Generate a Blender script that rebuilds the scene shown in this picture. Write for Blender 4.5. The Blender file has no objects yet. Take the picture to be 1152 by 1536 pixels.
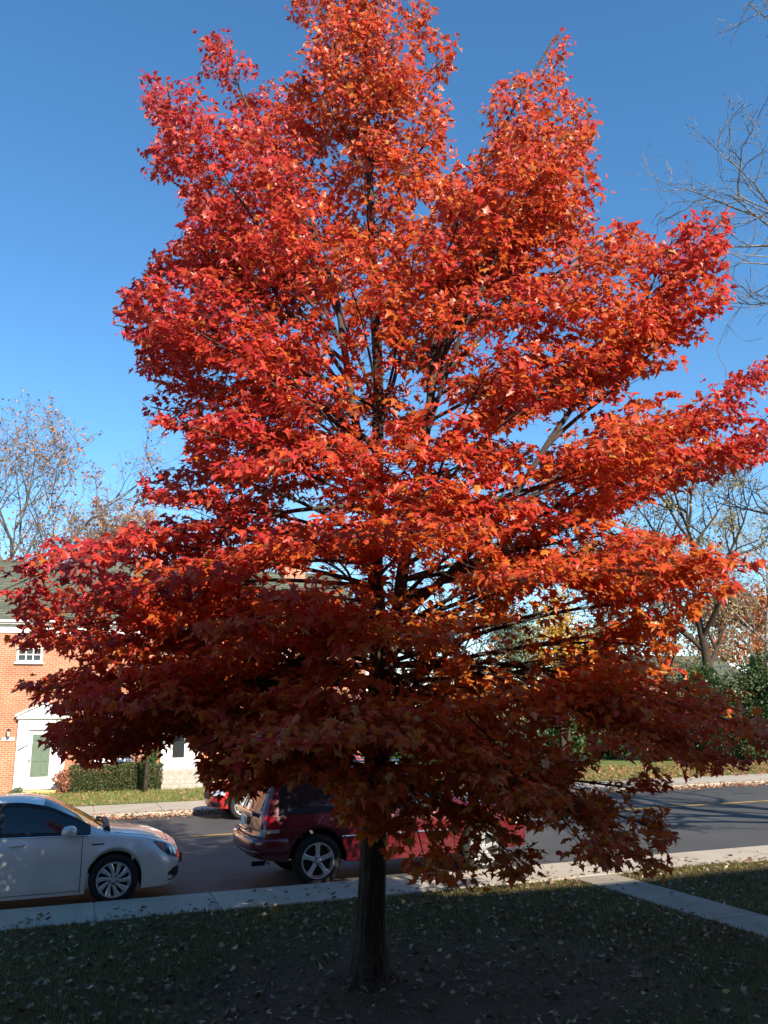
import bpy, math, random
import numpy as np
from mathutils import Vector, Matrix
R_ = math.radians
random.seed(11); rng = np.random.default_rng(11)
scene = bpy.context.scene
COL = scene.collection

# ------------------------------------------------------------------ camera model
# world: X runs along the road, Y away from the camera across the road, Z up; lawn level = 0
CAMH, FPX, HOR, ROLL, AZ = 2.3, 1242.0, 1080.0, R_(1.0), R_(20.0)
PITCH = math.atan((HOR - 768) / FPX)
FWD0 = Vector((math.sin(AZ), math.cos(AZ), 0)); RGT0 = Vector((math.cos(AZ), -math.sin(AZ), 0)); UPZ = Vector((0, 0, 1))
FWD = FWD0 * math.cos(PITCH) + UPZ * math.sin(PITCH)
UP0 = -FWD0 * math.sin(PITCH) + UPZ * math.cos(PITCH)
cR, sR = math.cos(ROLL), math.sin(ROLL)
RGT = RGT0 * cR - UP0 * sR; UPV = RGT0 * sR + UP0 * cR
def spot(px, py, dist):
    """point at a horizontal distance along the view heading (used to survey positions from the photograph)"""
    d = FWD + RGT * ((px - 576) / FPX) + UPV * ((768 - py) / FPX)
    t = dist / d.dot(FWD0)
    return Vector((0, 0, CAMH)) + d * t

cam = bpy.data.cameras.new('camera'); cam.sensor_fit = 'VERTICAL'; cam.sensor_height = 36.0; cam.lens = FPX / 1536 * 36.0
cam.clip_end = 3000; cam.clip_start = 0.05
camo = bpy.data.objects.new('camera', cam); COL.objects.link(camo)
M = Matrix((RGT, UPV, -FWD)).transposed().to_4x4(); M.translation = (0, 0, CAMH)
camo.matrix_world = M; scene.camera = camo

# ------------------------------------------------------------------ light
SUN_EL, SUN_K = R_(31.0), 0.20          # k: how far along the road the sun stands per metre towards the camera
sh = Vector((SUN_K, -1, 0)).normalized()
SUND = Vector((sh.x * math.cos(SUN_EL), sh.y * math.cos(SUN_EL), math.sin(SUN_EL)))
sl = bpy.data.lights.new('sun', 'SUN'); sl.energy = 4.6; sl.angle = R_(0.55); sl.color = (1.0, 0.90, 0.76)
so = bpy.data.objects.new('sun', sl); COL.objects.link(so)
so.rotation_euler = SUND.to_track_quat('Z', 'Y').to_euler(); so.location = SUND * 60
w = bpy.data.worlds.new('World'); scene.world = w; w.use_nodes = True
nt = w.node_tree; bg = nt.nodes['Background']
sky = nt.nodes.new('ShaderNodeTexSky'); sky.sky_type = 'NISHITA'; sky.sun_disc = False
sky.sun_elevation = SUN_EL; sky.sun_rotation = math.atan2(SUND.x, SUND.y)
sky.altitude = 100; sky.air_density = 1.0; sky.dust_density = 0.0; sky.ozone_density = 3.0
hs = nt.nodes.new('ShaderNodeHueSaturation'); hs.inputs['Hue'].default_value = 0.496; hs.inputs['Saturation'].default_value = 1.2
nt.links.new(sky.outputs[0], hs.inputs['Color']); nt.links.new(hs.outputs[0], bg.inputs[0]); bg.inputs[1].default_value = 0.10
scene.view_settings.view_transform = 'Standard'; scene.view_settings.look = 'None'
scene.view_settings.gamma = 1.0; scene.view_settings.exposure = 1.22
scene.cycles.max_bounces = 8; scene.cycles.transparent_max_bounces = 8

# ------------------------------------------------------------------ materials
def mat(name, col, rough=0.8, spec=0.3, metal=0.0, **kw):
    m = bpy.data.materials.new(name); m.use_nodes = True
    b = m.node_tree.nodes['Principled BSDF']
    b.inputs['Base Color'].default_value = (*col, 1); b.inputs['Roughness'].default_value = rough
    b.inputs['Specular IOR Level'].default_value = spec; b.inputs['Metallic'].default_value = metal
    for k, v in kw.items(): b.inputs[k].default_value = v
    return m
def N(m, t, **kw):
    n = m.node_tree.nodes.new(t)
    for k, v in kw.items():
        if k in n.inputs: n.inputs[k].default_value = v
        else: setattr(n, k, v)
    return n
def L(m, a, b): m.node_tree.links.new(a, b)
def BS(m): return m.node_tree.nodes['Principled BSDF']
def ramp(m, fac, stops):
    r = N(m, 'ShaderNodeValToRGB'); el = r.color_ramp.elements
    while len(el) < len(stops): el.new(0.5)
    for e, (p, c) in zip(el, stops): e.position = p; e.color = (*c, 1)
    L(m, fac, r.inputs[0]); return r.outputs[0]
def noisemat(name, stops, scale=6, detail=6, rough=0.85, spec=0.25, bump=0.0, bscale=None, scale2=None, stretch=(1, 1, 1), bdist=0.01):
    m = mat(name, stops[0][1], rough, spec)
    tc = N(m, 'ShaderNodeTexCoord'); mp = N(m, 'ShaderNodeMapping'); mp.inputs['Scale'].default_value = stretch
    L(m, tc.outputs['Object'], mp.inputs[0])
    n1 = N(m, 'ShaderNodeTexNoise', Scale=scale, Detail=detail, Roughness=0.65); L(m, mp.outputs[0], n1.inputs['Vector'])
    fac = n1.outputs['Fac']
    if scale2:
        n2 = N(m, 'ShaderNodeTexNoise', Scale=scale2, Detail=4); L(m, mp.outputs[0], n2.inputs['Vector'])
        mx = N(m, 'ShaderNodeMath', operation='ADD'); L(m, fac, mx.inputs[0]); L(m, n2.outputs['Fac'], mx.inputs[1])
        mh = N(m, 'ShaderNodeMath', operation='MULTIPLY'); L(m, mx.outputs[0], mh.inputs[0]); mh.inputs[1].default_value = 0.5
        fac = mh.outputs[0]
    L(m, ramp(m, fac, stops), BS(m).inputs['Base Color'])
    if bump:
        nb = N(m, 'ShaderNodeTexNoise', Scale=bscale or scale * 4, Detail=8); L(m, mp.outputs[0], nb.inputs['Vector'])
        bp = N(m, 'ShaderNodeBump', Strength=bump, Distance=bdist); L(m, nb.outputs['Fac'], bp.inputs['Height'])
        L(m, bp.outputs[0], BS(m).inputs['Normal'])
    return m
def brickmat(name, c1, c2, mortar, bw, bh, ms, axes='xz', bias=0.0, rough=0.85, bump=0.4, tone=((0.3, (0.75, 0.75, 0.75)), (0.7, (1.1, 1.1, 1.1)))):
    m = mat(name, c1, rough, 0.2)
    tc = N(m, 'ShaderNodeTexCoord'); sp = N(m, 'ShaderNodeSeparateXYZ'); cb = N(m, 'ShaderNodeCombineXYZ')
    L(m, tc.outputs['Object'], sp.inputs[0])
    if axes == 'xz':
        ad = N(m, 'ShaderNodeMath', operation='ADD'); L(m, sp.outputs['X'], ad.inputs[0]); L(m, sp.outputs['Y'], ad.inputs[1])
        L(m, ad.outputs[0], cb.inputs['X']); L(m, sp.outputs['Z'], cb.inputs['Y'])
    else:
        L(m, sp.outputs['X'], cb.inputs['X']); L(m, sp.outputs['Z'], cb.inputs['Y'])
    br = N(m, 'ShaderNodeTexBrick'); L(m, cb.outputs[0], br.inputs['Vector'])
    br.inputs['Scale'].default_value = 1.0; br.inputs['Brick Width'].default_value = bw; br.inputs['Row Height'].default_value = bh
    br.inputs['Mortar Size'].default_value = ms; br.inputs['Mortar Smooth'].default_value = 0.2; br.inputs['Bias'].default_value = bias
    br.inputs['Color1'].default_value = (*c1, 1); br.inputs['Color2'].default_value = (*c2, 1); br.inputs['Mortar'].default_value = (*mortar, 1)
    nz = N(m, 'ShaderNodeTexNoise', Scale=1.3, Detail=6); L(m, tc.outputs['Object'], nz.inputs['Vector'])
    tn = ramp(m, nz.outputs['Fac'], tone)
    mx = N(m, 'ShaderNodeMix', data_type='RGBA', blend_type='MULTIPLY'); mx.inputs[0].default_value = 1.0
    L(m, br.outputs['Color'], mx.inputs[6]); L(m, tn, mx.inputs[7]); L(m, mx.outputs[2], BS(m).inputs['Base Color'])
    bp = N(m, 'ShaderNodeBump', Strength=bump, Distance=0.01); bp.invert = True
    L(m, br.outputs['Fac'], bp.inputs['Height']); L(m, bp.outputs[0], BS(m).inputs['Normal'])
    return m
def leafmat(name, stops, transl=0.45, rough=0.42, spec=0.4, back=0.0):
    """leaf: colour from the per-leaf 'tint' attribute, thin and letting light through"""
    m = mat(name, stops[0][1], rough, spec)
    at = N(m, 'ShaderNodeAttribute', attribute_name='tint')
    c = ramp(m, at.outputs['Fac'], stops)
    if back > 0:                                        # pale underside of the blade
        ge = N(m, 'ShaderNodeNewGeometry'); mb_ = N(m, 'ShaderNodeMath', operation='MULTIPLY'); L(m, ge.outputs['Backfacing'], mb_.inputs[0]); mb_.inputs[1].default_value = back
        mc = N(m, 'ShaderNodeMix', data_type='RGBA'); L(m, mb_.outputs[0], mc.inputs[0]); L(m, c, mc.inputs[6]); mc.inputs[7].default_value = (.66, .36, .30, 1); c2 = mc.outputs[2]
    else: c2 = c
    L(m, c2, BS(m).inputs['Base Color'])
    tr = N(m, 'ShaderNodeBsdfTranslucent'); L(m, c, tr.inputs['Color'])
    mx = N(m, 'ShaderNodeMixShader'); mx.inputs[0].default_value = transl
    L(m, BS(m).outputs[0], mx.inputs[1]); L(m, tr.outputs[0], mx.inputs[2])
    L(m, mx.outputs[0], m.node_tree.nodes['Material Output'].inputs['Surface'])
    return m
MT = {}
MT['brick'] = brickmat('brick', (0.52, 0.165, 0.080), (0.38, 0.115, 0.058), (0.46, 0.32, 0.23), 0.21, 0.072, 0.011)
MT['shingle'] = brickmat('shingle', (0.125, 0.135, 0.095), (0.085, 0.095, 0.068), (0.05, 0.055, 0.042), 0.32, 0.11, 0.012, axes='x', bump=0.5)
MT['white'] = noisemat('white_paint', [(0.3, (0.76, 0.75, 0.72)), (0.7, (0.83, 0.82, 0.80))], 3, rough=0.55)
MT['green_door'] = noisemat('green_paint', [(0.3, (0.095, 0.135, 0.095)), (0.7, (0.12, 0.165, 0.115))], 4, rough=0.5)
MT['pane'] = mat('window_glass', (0.05, 0.06, 0.065), 0.06, 0.9)
MT['storm'] = mat('storm_glass', (0.022, 0.028, 0.028), 0.08, 0.8)
MT['iron'] = mat('black_iron', (0.02, 0.02, 0.022), 0.5, 0.4)
MT['brass'] = mat('lamp_glass', (0.55, 0.48, 0.36), 0.25, 0.5)
MT['stone'] = noisemat('step_stone', [(0.3, (0.22, 0.2, 0.17)), (0.7, (0.42, 0.38, 0.32))], 7, bump=0.3)
MT['tan'] = noisemat('tan_step', [(0.3, (0.5, 0.34, 0.13)), (0.7, (0.6, 0.43, 0.2))], 8)
MT['asphalt'] = noisemat('asphalt', [(0.25, (0.038, 0.037, 0.037)), (0.5, (0.060, 0.058, 0.055)), (0.75, (0.086, 0.083, 0.078))], 90, scale2=0.45, rough=0.8, spec=0.35, bump=0.35, bscale=220)
def cracks(m, scale, width, dark):
    tc = N(m, 'ShaderNodeTexCoord'); nz = N(m, 'ShaderNodeTexNoise', Scale=1.2, Detail=6); L(m, tc.outputs['Object'], nz.inputs['Vector'])
    av = N(m, 'ShaderNodeVectorMath', operation='MULTIPLY_ADD'); L(m, nz.outputs['Color'], av.inputs[0]); av.inputs[1].default_value = (1.6, 1.6, 0); L(m, tc.outputs['Object'], av.inputs[2])
    vo = N(m, 'ShaderNodeTexVoronoi', feature='DISTANCE_TO_EDGE', Scale=scale); L(m, av.outputs[0], vo.inputs['Vector'])
    n2 = N(m, 'ShaderNodeTexNoise', Scale=0.35, Detail=3); L(m, tc.outputs['Object'], n2.inputs['Vector'])
    th = N(m, 'ShaderNodeMapRange'); L(m, n2.outputs['Fac'], th.inputs['Value']); th.inputs['From Min'].default_value = .45; th.inputs['From Max'].default_value = .7; th.inputs['To Min'].default_value = 0; th.inputs['To Max'].default_value = width
    lt = N(m, 'ShaderNodeMath', operation='LESS_THAN'); L(m, vo.outputs['Distance'], lt.inputs[0]); L(m, th.outputs[0], lt.inputs[1])
    src = BS(m).inputs['Base Color'].links[0].from_socket
    mx = N(m, 'ShaderNodeMix', data_type='RGBA'); L(m, lt.outputs[0], mx.inputs[0]); L(m, src, mx.inputs[6]); mx.inputs[7].default_value = (*dark, 1); L(m, mx.outputs[2], BS(m).inputs['Base Color'])
cracks(MT['asphalt'], 0.38, 0.014, (0.018, 0.018, 0.018))
MT['concrete'] = noisemat('concrete', [(0.25, (0.26, 0.225, 0.175)), (0.5, (0.37, 0.32, 0.25)), (0.8, (0.47, 0.41, 0.33))], 30, scale2=1.3, rough=0.85, bump=0.3, bscale=150)
MT['concrete_path'] = noisemat('concrete_path', [(0.25, (0.175, 0.145, 0.105)), (0.5, (0.255, 0.215, 0.16)), (0.8, (0.34, 0.29, 0.22))], 26, scale2=1.7, rough=0.85, bump=0.3, bscale=150)
MT['yellow'] = noisemat('yellow_paint', [(0.35, (0.16, 0.12, 0.06)), (0.5, (0.50, 0.29, 0.05)), (0.75, (0.60, 0.36, 0.07))], 40, scale2=4, rough=0.75)
MT['bark'] = noisemat('maple_bark', [(0.35, (0.016, 0.011, 0.008)), (0.5, (0.046, 0.033, 0.024)), (0.68, (0.10, 0.077, 0.056))], 22, scale2=60, stretch=(1, 1, 0.12), rough=0.95, bump=1.0, bscale=34, bdist=0.03)
MT['limb'] = noisemat('limb_bark', [(0.3, (0.035, 0.026, 0.022)), (0.6, (0.075, 0.06, 0.05)), (0.8, (0.17, 0.145, 0.125))], 18, scale2=50, rough=0.9, bump=0.4)
MT['greybark'] = noisemat('grey_bark', [(0.3, (0.06, 0.048, 0.038)), (0.7, (0.17, 0.145, 0.12))], 9, rough=0.95)
MT['palebark'] = noisemat('pale_bark', [(0.3, (0.10, 0.088, 0.075)), (0.7, (0.29, 0.265, 0.24))], 5, rough=0.95)
MT['maple'] = leafmat('maple_leaf', [(0.0, (0.40, 0.022, 0.042)), (0.2, (0.54, 0.040, 0.046)), (0.45, (0.61, 0.078, 0.036)), (0.65, (0.60, 0.140, 0.022)), (0.85, (0.60, 0.23, 0.028)), (1.0, (0.66, 0.42, 0.20))], 0.50, 0.37, 0.45, back=0.30)
MT['litter'] = leafmat('fallen_leaf', [(0.0, (0.07, 0.035, 0.022)), (0.4, (0.15, 0.085, 0.05)), (0.65, (0.25, 0.17, 0.11)), (0.9, (0.46, 0.36, 0.26)), (1.0, (0.62, 0.40, 0.06))], 0.15, 0.6, 0.25)
MT['kerblitter'] = leafmat('kerb_leaf', [(0.0, (0.20, 0.07, 0.04)), (0.5, (0.36, 0.155, 0.085)), (1.0, (0.46, 0.25, 0.13))], 0.15, 0.6, 0.25)
MT['oakleaf'] = leafmat('russet_leaf', [(0.0, (0.26, 0.10, 0.05)), (0.5, (0.48, 0.22, 0.10)), (1.0, (0.58, 0.34, 0.14))], 0.35, 0.6, 0.2)
MT['tanleaf'] = leafmat('tan_leaf', [(0.0, (0.20, 0.16, 0.075)), (0.5, (0.34, 0.28, 0.14)), (1.0, (0.48, 0.37, 0.16))], 0.35, 0.6, 0.2)
MT['yellowleaf'] = leafmat('yellow_leaf', [(0.0, (0.50, 0.26, 0.03)), (0.5, (0.64, 0.38, 0.03)), (1.0, (0.70, 0.50, 0.08))], 0.45, 0.5, 0.3)
MT['orangeleaf'] = leafmat('orange_leaf', [(0.0, (0.30, 0.09, 0.03)), (0.5, (0.45, 0.16, 0.06)), (1.0, (0.52, 0.26, 0.10))], 0.4, 0.6, 0.2)
MT['shrubleaf'] = leafmat('shrub_leaf', [(0.0, (0.020, 0.042, 0.014)), (0.5, (0.045, 0.085, 0.022)), (0.85, (0.09, 0.15, 0.035)), (1.0, (0.22, 0.28, 0.05))], 0.3, 0.45, 0.4)
MT['greyleaf'] = leafmat('grey_green_leaf', [(0.0, (0.07, 0.10, 0.065)), (0.5, (0.15, 0.19, 0.11)), (1.0, (0.26, 0.30, 0.17))], 0.25, 0.6, 0.2)
MT['hedgeleaf'] = leafmat('hedge_leaf', [(0.0, (0.03, 0.045, 0.016)), (0.5, (0.065, 0.085, 0.028)), (1.0, (0.15, 0.15, 0.06))], 0.25, 0.5, 0.3)
MT['blade'] = leafmat('grass_blade', [(0.0, (0.045, 0.052, 0.014)), (0.5, (0.115, 0.105, 0.024)), (0.8, (0.21, 0.17, 0.05)), (1.0, (0.32, 0.26, 0.11))], 0.3, 0.55, 0.25)

def groundmat():
    m = mat('lawn_soil', (0.05, 0.05, 0.02), 0.95, 0.1)
    tc = N(m, 'ShaderNodeTexCoord')
    n1 = N(m, 'ShaderNodeTexNoise', Scale=28, Detail=8, Roughness=0.7); L(m, tc.outputs['Object'], n1.inputs['Vector'])
    n2 = N(m, 'ShaderNodeTexNoise', Scale=0.9, Detail=5); L(m, tc.outputs['Object'], n2.inputs['Vector'])
    g = ramp(m, n1.outputs['Fac'], [(0.3, (0.044, 0.036, 0.014)), (0.55, (0.088, 0.068, 0.026)), (0.75, (0.16, 0.115, 0.05))])
    s = ramp(m, n1.outputs['Fac'], [(0.3, (0.055, 0.035, 0.021)), (0.55, (0.115, 0.078, 0.050)), (0.78, (0.21, 0.15, 0.10))])
    # bare earth round the foot of the maple
    mp = N(m, 'ShaderNodeVectorMath', operation='DISTANCE'); L(m, tc.outputs['Object'], mp.inputs[0]); mp.inputs[1].default_value = (3.0, 7.2, 0)
    ad = N(m, 'ShaderNodeMath', operation='MULTIPLY_ADD'); L(m, n2.outputs['Fac'], ad.inputs[0]); ad.inputs[1].default_value = 3.6; L(m, mp.outputs['Value'], ad.inputs[2])
    mr = N(m, 'ShaderNodeMapRange'); mr.inputs['From Min'].default_value = 3.1; mr.inputs['From Max'].default_value = 4.6; L(m, ad.outputs[0], mr.inputs['Value'])
    mx = N(m, 'ShaderNodeMix', data_type='RGBA'); L(m, mr.outputs[0], mx.inputs[0]); L(m, s, mx.inputs[6]); L(m, g, mx.inputs[7])
    L(m, mx.outputs[2], BS(m).inputs['Base Color'])
    bp = N(m, 'ShaderNodeBump', Strength=0.6, Distance=0.03); L(m, n1.outputs['Fac'], bp.inputs['Height']); L(m, bp.outputs[0], BS(m).inputs['Normal'])
    return m
MT['ground'] = groundmat()
MT['fargrass'] = noisemat('far_grass', [(0.3, (0.075, 0.10, 0.028)), (0.55, (0.14, 0.165, 0.05)), (0.75, (0.26, 0.23, 0.09))], 22, scale2=3, rough=0.95, spec=0.1, bump=0.6)

def paint(name, col, metal=0.3, rough=0.32, coat=0.8):
    m = mat(name, col, rough, 0.5, metal)
    BS(m).inputs['Coat Weight'].default_value = coat; BS(m).inputs['Coat Roughness'].default_value = 0.05
    tc = N(m, 'ShaderNodeTexCoord'); nz = N(m, 'ShaderNodeTexNoise', Scale=3.0, Detail=5); L(m, tc.outputs['Object'], nz.inputs['Vector'])
    L(m, ramp(m, nz.outputs['Fac'], [(0.35, tuple(c * 0.93 for c in col)), (0.65, tuple(min(1, c * 1.05) for c in col))]), BS(m).inputs['Base Color'])
    return m
MT['silver'] = paint('silver_paint', (0.58, 0.56, 0.52), 0.15, 0.34)
MT['darkred'] = paint('dark_red_paint', (0.105, 0.005, 0.009), 0.2, 0.30)
MT['brightred'] = paint('bright_red_paint', (0.42, 0.018, 0.020), 0.1, 0.3)
MT['carglass'] = mat('car_glass', (0.012, 0.016, 0.017), 0.04, 0.5)
MT['blacktrim'] = mat('black_trim', (0.013, 0.013, 0.014), 0.55, 0.3)
MT['gap'] = mat('panel_gap', (0.006, 0.006, 0.006), 0.9, 0.0)
MT['tyre'] = noisemat('tyre_rubber', [(0.3, (0.012, 0.012, 0.012)), (0.7, (0.024, 0.023, 0.022))], 20, rough=0.85, spec=0.2)
MT['alloy'] = mat('alloy', (0.62, 0.62, 0.63), 0.28, 0.5, 0.75)
MT['chrome'] = mat('chrome', (0.8, 0.8, 0.8), 0.12, 0.5, 1.0)
MT['lampglass'] = mat('headlamp_glass', (0.05, 0.055, 0.06), 0.04, 1.0, 0.4)
MT['lens'] = mat('lamp_lens', (0.65, 0.66, 0.68), 0.08, 0.9, 0.5)
MT['amber'] = mat('amber_lens', (0.42, 0.07, 0.015), 0.12, 0.7)
MT['redlens'] = mat('red_lens', (0.20, 0.006, 0.010), 0.10, 0.7)
MT['clearlens'] = mat('clear_lens', (0.30, 0.26, 0.24), 0.15, 0.6)
MT['plate'] = noisemat('plate_face', [(0.35, (0.45, 0.55, 0.68)), (0.6, (0.70, 0.72, 0.74))], 9, rough=0.4)

# ------------------------------------------------------------------ mesh helpers
class MB:
    def __init__(s): s.v = []; s.f = []; s.m = []
    def add(s, vs, fs, mi=0):
        o = len(s.v); s.v += [tuple(p) for p in vs]; s.f += [tuple(i + o for i in f) for f in fs]; s.m += [mi] * len(fs); return s
    def box(s, x0, x1, y0, y1, z0, z1, mi=0, bev=0.0):
        if bev <= 0:
            v = [(x0, y0, z0), (x1, y0, z0), (x1, y1, z0), (x0, y1, z0), (x0, y0, z1), (x1, y0, z1), (x1, y1, z1), (x0, y1, z1)]
            return s.add(v, [(0, 3, 2, 1), (4, 5, 6, 7), (0, 1, 5, 4), (1, 2, 6, 5), (2, 3, 7, 6), (3, 0, 4, 7)], mi)
        b = min(bev, (x1 - x0) / 2.01, (y1 - y0) / 2.01, (z1 - z0) / 2.01); v = []
        for (a, z) in ((b, z0), (0, z0 + b), (0, z1 - b), (b, z1)):
            xa, xb, ya, yb = x0 + a, x1 - a, y0 + a, y1 - a
            v += [(xa + b, ya, z), (xb - b, ya, z), (xb, ya + b, z), (xb, yb - b, z), (xb - b, yb, z), (xa + b, yb, z), (xa, yb - b, z), (xa, ya + b, z)]
        f = [tuple(range(7, -1, -1)), tuple(range(24, 32))]
        for k in range(3):
            for i in range(8): f.append((k * 8 + i, k * 8 + (i + 1) % 8, k * 8 + 8 + (i + 1) % 8, k * 8 + 8 + i))
        return s.add(v, f, mi)
    def tube(s, pts, rad, n=6, mi=0, cap=True):
        pts = [Vector(p) for p in pts]; k = len(pts)
        if not hasattr(rad, '__len__'): rad = [rad] * k
        t = (pts[1] - pts[0]).normalized(); a = t.orthogonal().normalized(); vs = []
        for i in range(k):
            t = (pts[min(i + 1, k - 1)] - pts[max(i - 1, 0)])
            t = t.normalized() if t.length > 1e-9 else Vector((0, 0, 1))
            a = a - t * a.dot(t); a = a.normalized() if a.length > 1e-6 else t.orthogonal().normalized(); b = t.cross(a)
            for j in range(n):
                an = 2 * math.pi * j / n; vs.append(pts[i] + (a * math.cos(an) + b * math.sin(an)) * rad[i])
        fs = [(i * n + j, i * n + (j + 1) % n, (i + 1) * n + (j + 1) % n, (i + 1) * n + j) for i in range(k - 1) for j in range(n)]
        if cap: fs += [tuple(range(n - 1, -1, -1)), tuple(range((k - 1) * n, k * n))]
        return s.add(vs, fs, mi)
    def lathe(s, prof, n=32, axis='y', c=(0, 0, 0), mi=0, closed=False):
        vs = []
        for (r, h) in prof:
            for j in range(n):
                a = 2 * math.pi * j / n
                p = (r * math.cos(a), h, r * math.sin(a)) if axis == 'y' else (r * math.cos(a), r * math.sin(a), h)
                vs.append((p[0] + c[0], p[1] + c[1], p[2] + c[2]))
        k = len(prof)
        fs = [(i * n + j, ((i + 1) % k) * n + j, ((i + 1) % k) * n + (j + 1) % n, i * n + (j + 1) % n) for i in range(k if closed else k - 1) for j in range(n)]
        return s.add(vs, fs, mi)
    def prism(s, poly, d0, d1, axis='y', mi=0):
        k = len(poly)
        mk = (lambda a, b, d: (a, d, b)) if axis == 'y' else ((lambda a, b, d: (a, b, d)) if axis == 'z' else (lambda a, b, d: (d, a, b)))
        vs = [mk(a, b, d0) for a, b in poly] + [mk(a, b, d1) for a, b in poly]
        fs = [tuple(range(k)), tuple(range(2 * k - 1, k - 1, -1))] + [(i, i + k, (i + 1) % k + k, (i + 1) % k) for i in range(k)]
        return s.add(vs, fs, mi)
    def build(s, name, mats, parent=None, smooth=False, loc=None):
        me = bpy.data.meshes.new(name); me.from_pydata(s.v, [], s.f)
        if not isinstance(mats, (list, tuple)): mats = [mats]
        for m in mats: me.materials.append(m)
        me.polygons.foreach_set('material_index', s.m)
        if smooth: me.polygons.foreach_set('use_smooth', [True] * len(s.f))
        me.update(); o = bpy.data.objects.new(name, me); COL.objects.link(o)
        if parent: o.parent = parent
        if loc is not None: o.location = loc
        return o
def recalc(o):
    import bmesh
    bm = bmesh.new(); bm.from_mesh(o.data); bmesh.ops.recalc_face_normals(bm, faces=bm.faces); bm.to_mesh(o.data); bm.free(); return o
def np_mesh(name, V, F, mats, parent=None, tint=None, mi=None, smooth=False, loc=None):
    me = bpy.data.meshes.new(name); k = F.shape[1]
    me.vertices.add(len(V)); me.vertices.foreach_set('co', V.astype(np.float32).ravel())
    me.loops.add(F.size); me.loops.foreach_set('vertex_index', F.astype(np.int32).ravel())
    me.polygons.add(len(F)); me.polygons.foreach_set('loop_start', np.arange(0, F.size, k, dtype=np.int32))
    if smooth: me.polygons.foreach_set('use_smooth', np.ones(len(F), bool))
    for m in (mats if isinstance(mats, (list, tuple)) else [mats]): me.materials.append(m)
    if mi is not None: me.polygons.foreach_set('material_index', mi.astype(np.int32))
    if tint is not None:
        a = me.attributes.new('tint', 'FLOAT', 'POINT'); a.data.foreach_set('value', tint.astype(np.float32))
    me.update(calc_edges=True); me.validate()
    o = bpy.data.objects.new(name, me); COL.objects.link(o)
    if parent: o.parent = parent
    if loc is not None: o.location = loc
    return o
def empty(name, loc=(0, 0, 0), rz=0):
    o = bpy.data.objects.new(name, None); COL.objects.link(o); o.location = loc; o.rotation_euler = (0, 0, rz); o.empty_display_size = 0.2; return o
def tag(o, label=None, cat=None, group=None, kind=None):
    if label: o['label'] = label
    if cat: o['category'] = cat
    if group: o['group'] = group
    if kind: o['kind'] = kind
    return o
def copy_tree(o, parent=None):
    c = o.copy(); COL.objects.link(c)
    if parent: c.parent = parent
    for ch in o.children: copy_tree(ch, c)
    return c

# leaf blades --------------------------------------------------------
_half = [(0.10, -0.07), (0.40, -0.02), (0.27, 0.19), (0.60, 0.52), (0.28, 0.50), (0.20, 0.70)]
def leaf_shape(fold, curl, lob=1.0):
    out = [(0, 0)] + [(x * lob, y) for x, y in _half] + [(0, 1.0)] + [(-x * lob, y) for x, y in reversed(_half)]
    P = np.array([(0, 0.36)] + out); P[1:] += np.random.default_rng(int(abs(fold) * 100 + abs(curl) * 1000 + 50)).normal(0, .03, (len(out), 2)); z = fold * np.abs(P[:, 0]) - curl * (P[:, 1] ** 2) - curl * 0.7 * P[:, 0] ** 2
    V = np.column_stack([P[:, 0], P[:, 1], z]); n = len(out)
    F = np.array([(0, 1 + i, 1 + (i + 1) % n) for i in range(n)])
    return V, F
LEAVES = [leaf_shape(0.28, 0.18), leaf_shape(-0.22, 0.30, 0.9), leaf_shape(0.10, 0.50, 0.85), leaf_shape(0.40, -0.16, 1.05), leaf_shape(0.95, 0.34, 0.72), leaf_shape(0.6, 0.62, 0.95), leaf_shape(-0.5, 0.12, 0.8), leaf_shape(1.3, 0.1, 0.55)]
QUAD = (np.array([(0, 0, 0), (0.36, 0.45, 0.06), (0, 1, 0), (-0.36, 0.45, 0.06)]), np.array([(0, 1, 2), (0, 2, 3)]))
BLADE = (np.array([(-0.5, 0, 0), (0.5, 0, 0), (0.0, 0.25, 1.0)]), np.array([(0, 1, 2)]))
def unit(a): return a / np.maximum(np.linalg.norm(a, axis=1, keepdims=True), 1e-9)
def leaf_cloud(pos, dirs, nrm, size, tint, shapes):
    """pos (N,3); dirs = tip direction; nrm = blade normal -> verts, faces, tint per vertex"""
    y = unit(dirs); z = unit(nrm - y * (nrm * y).sum(1, keepdims=True)); x = np.cross(y, z)
    Vs, Fs, Ts, off = [], [], [], 0; pick = rng.integers(0, len(shapes), len(pos))
    for k, (SV, SF) in enumerate(shapes):
        i = np.nonzero(pick == k)[0]
        if not len(i): continue
        V = pos[i, None, :] + size[i, None, None] * (SV[None, :, 0, None] * x[i, None, :] + SV[None, :, 1, None] * y[i, None, :] + SV[None, :, 2, None] * z[i, None, :])
        F = SF[None] + (np.arange(len(i)) * len(SV))[:, None, None] + off
        Vs.append(V.reshape(-1, 3)); Fs.append(F.reshape(-1, 3)); Ts.append(np.repeat(tint[i], len(SV))); off += len(i) * len(SV)
    return np.concatenate(Vs), np.concatenate(Fs), np.concatenate(Ts)

# ------------------------------------------------------------------ the setting
ROADZ, KN, KF = -0.115, 12.6, 24.35
me = MB(); ext = 900
me.add([(-ext, -ext, -0.13), (ext, -ext, -0.13), (ext, ext, -0.13), (-ext, ext, -0.13)], [(0, 1, 2, 3)])
tag(me.build('ground', MT['fargrass']), kind='structure')
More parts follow.
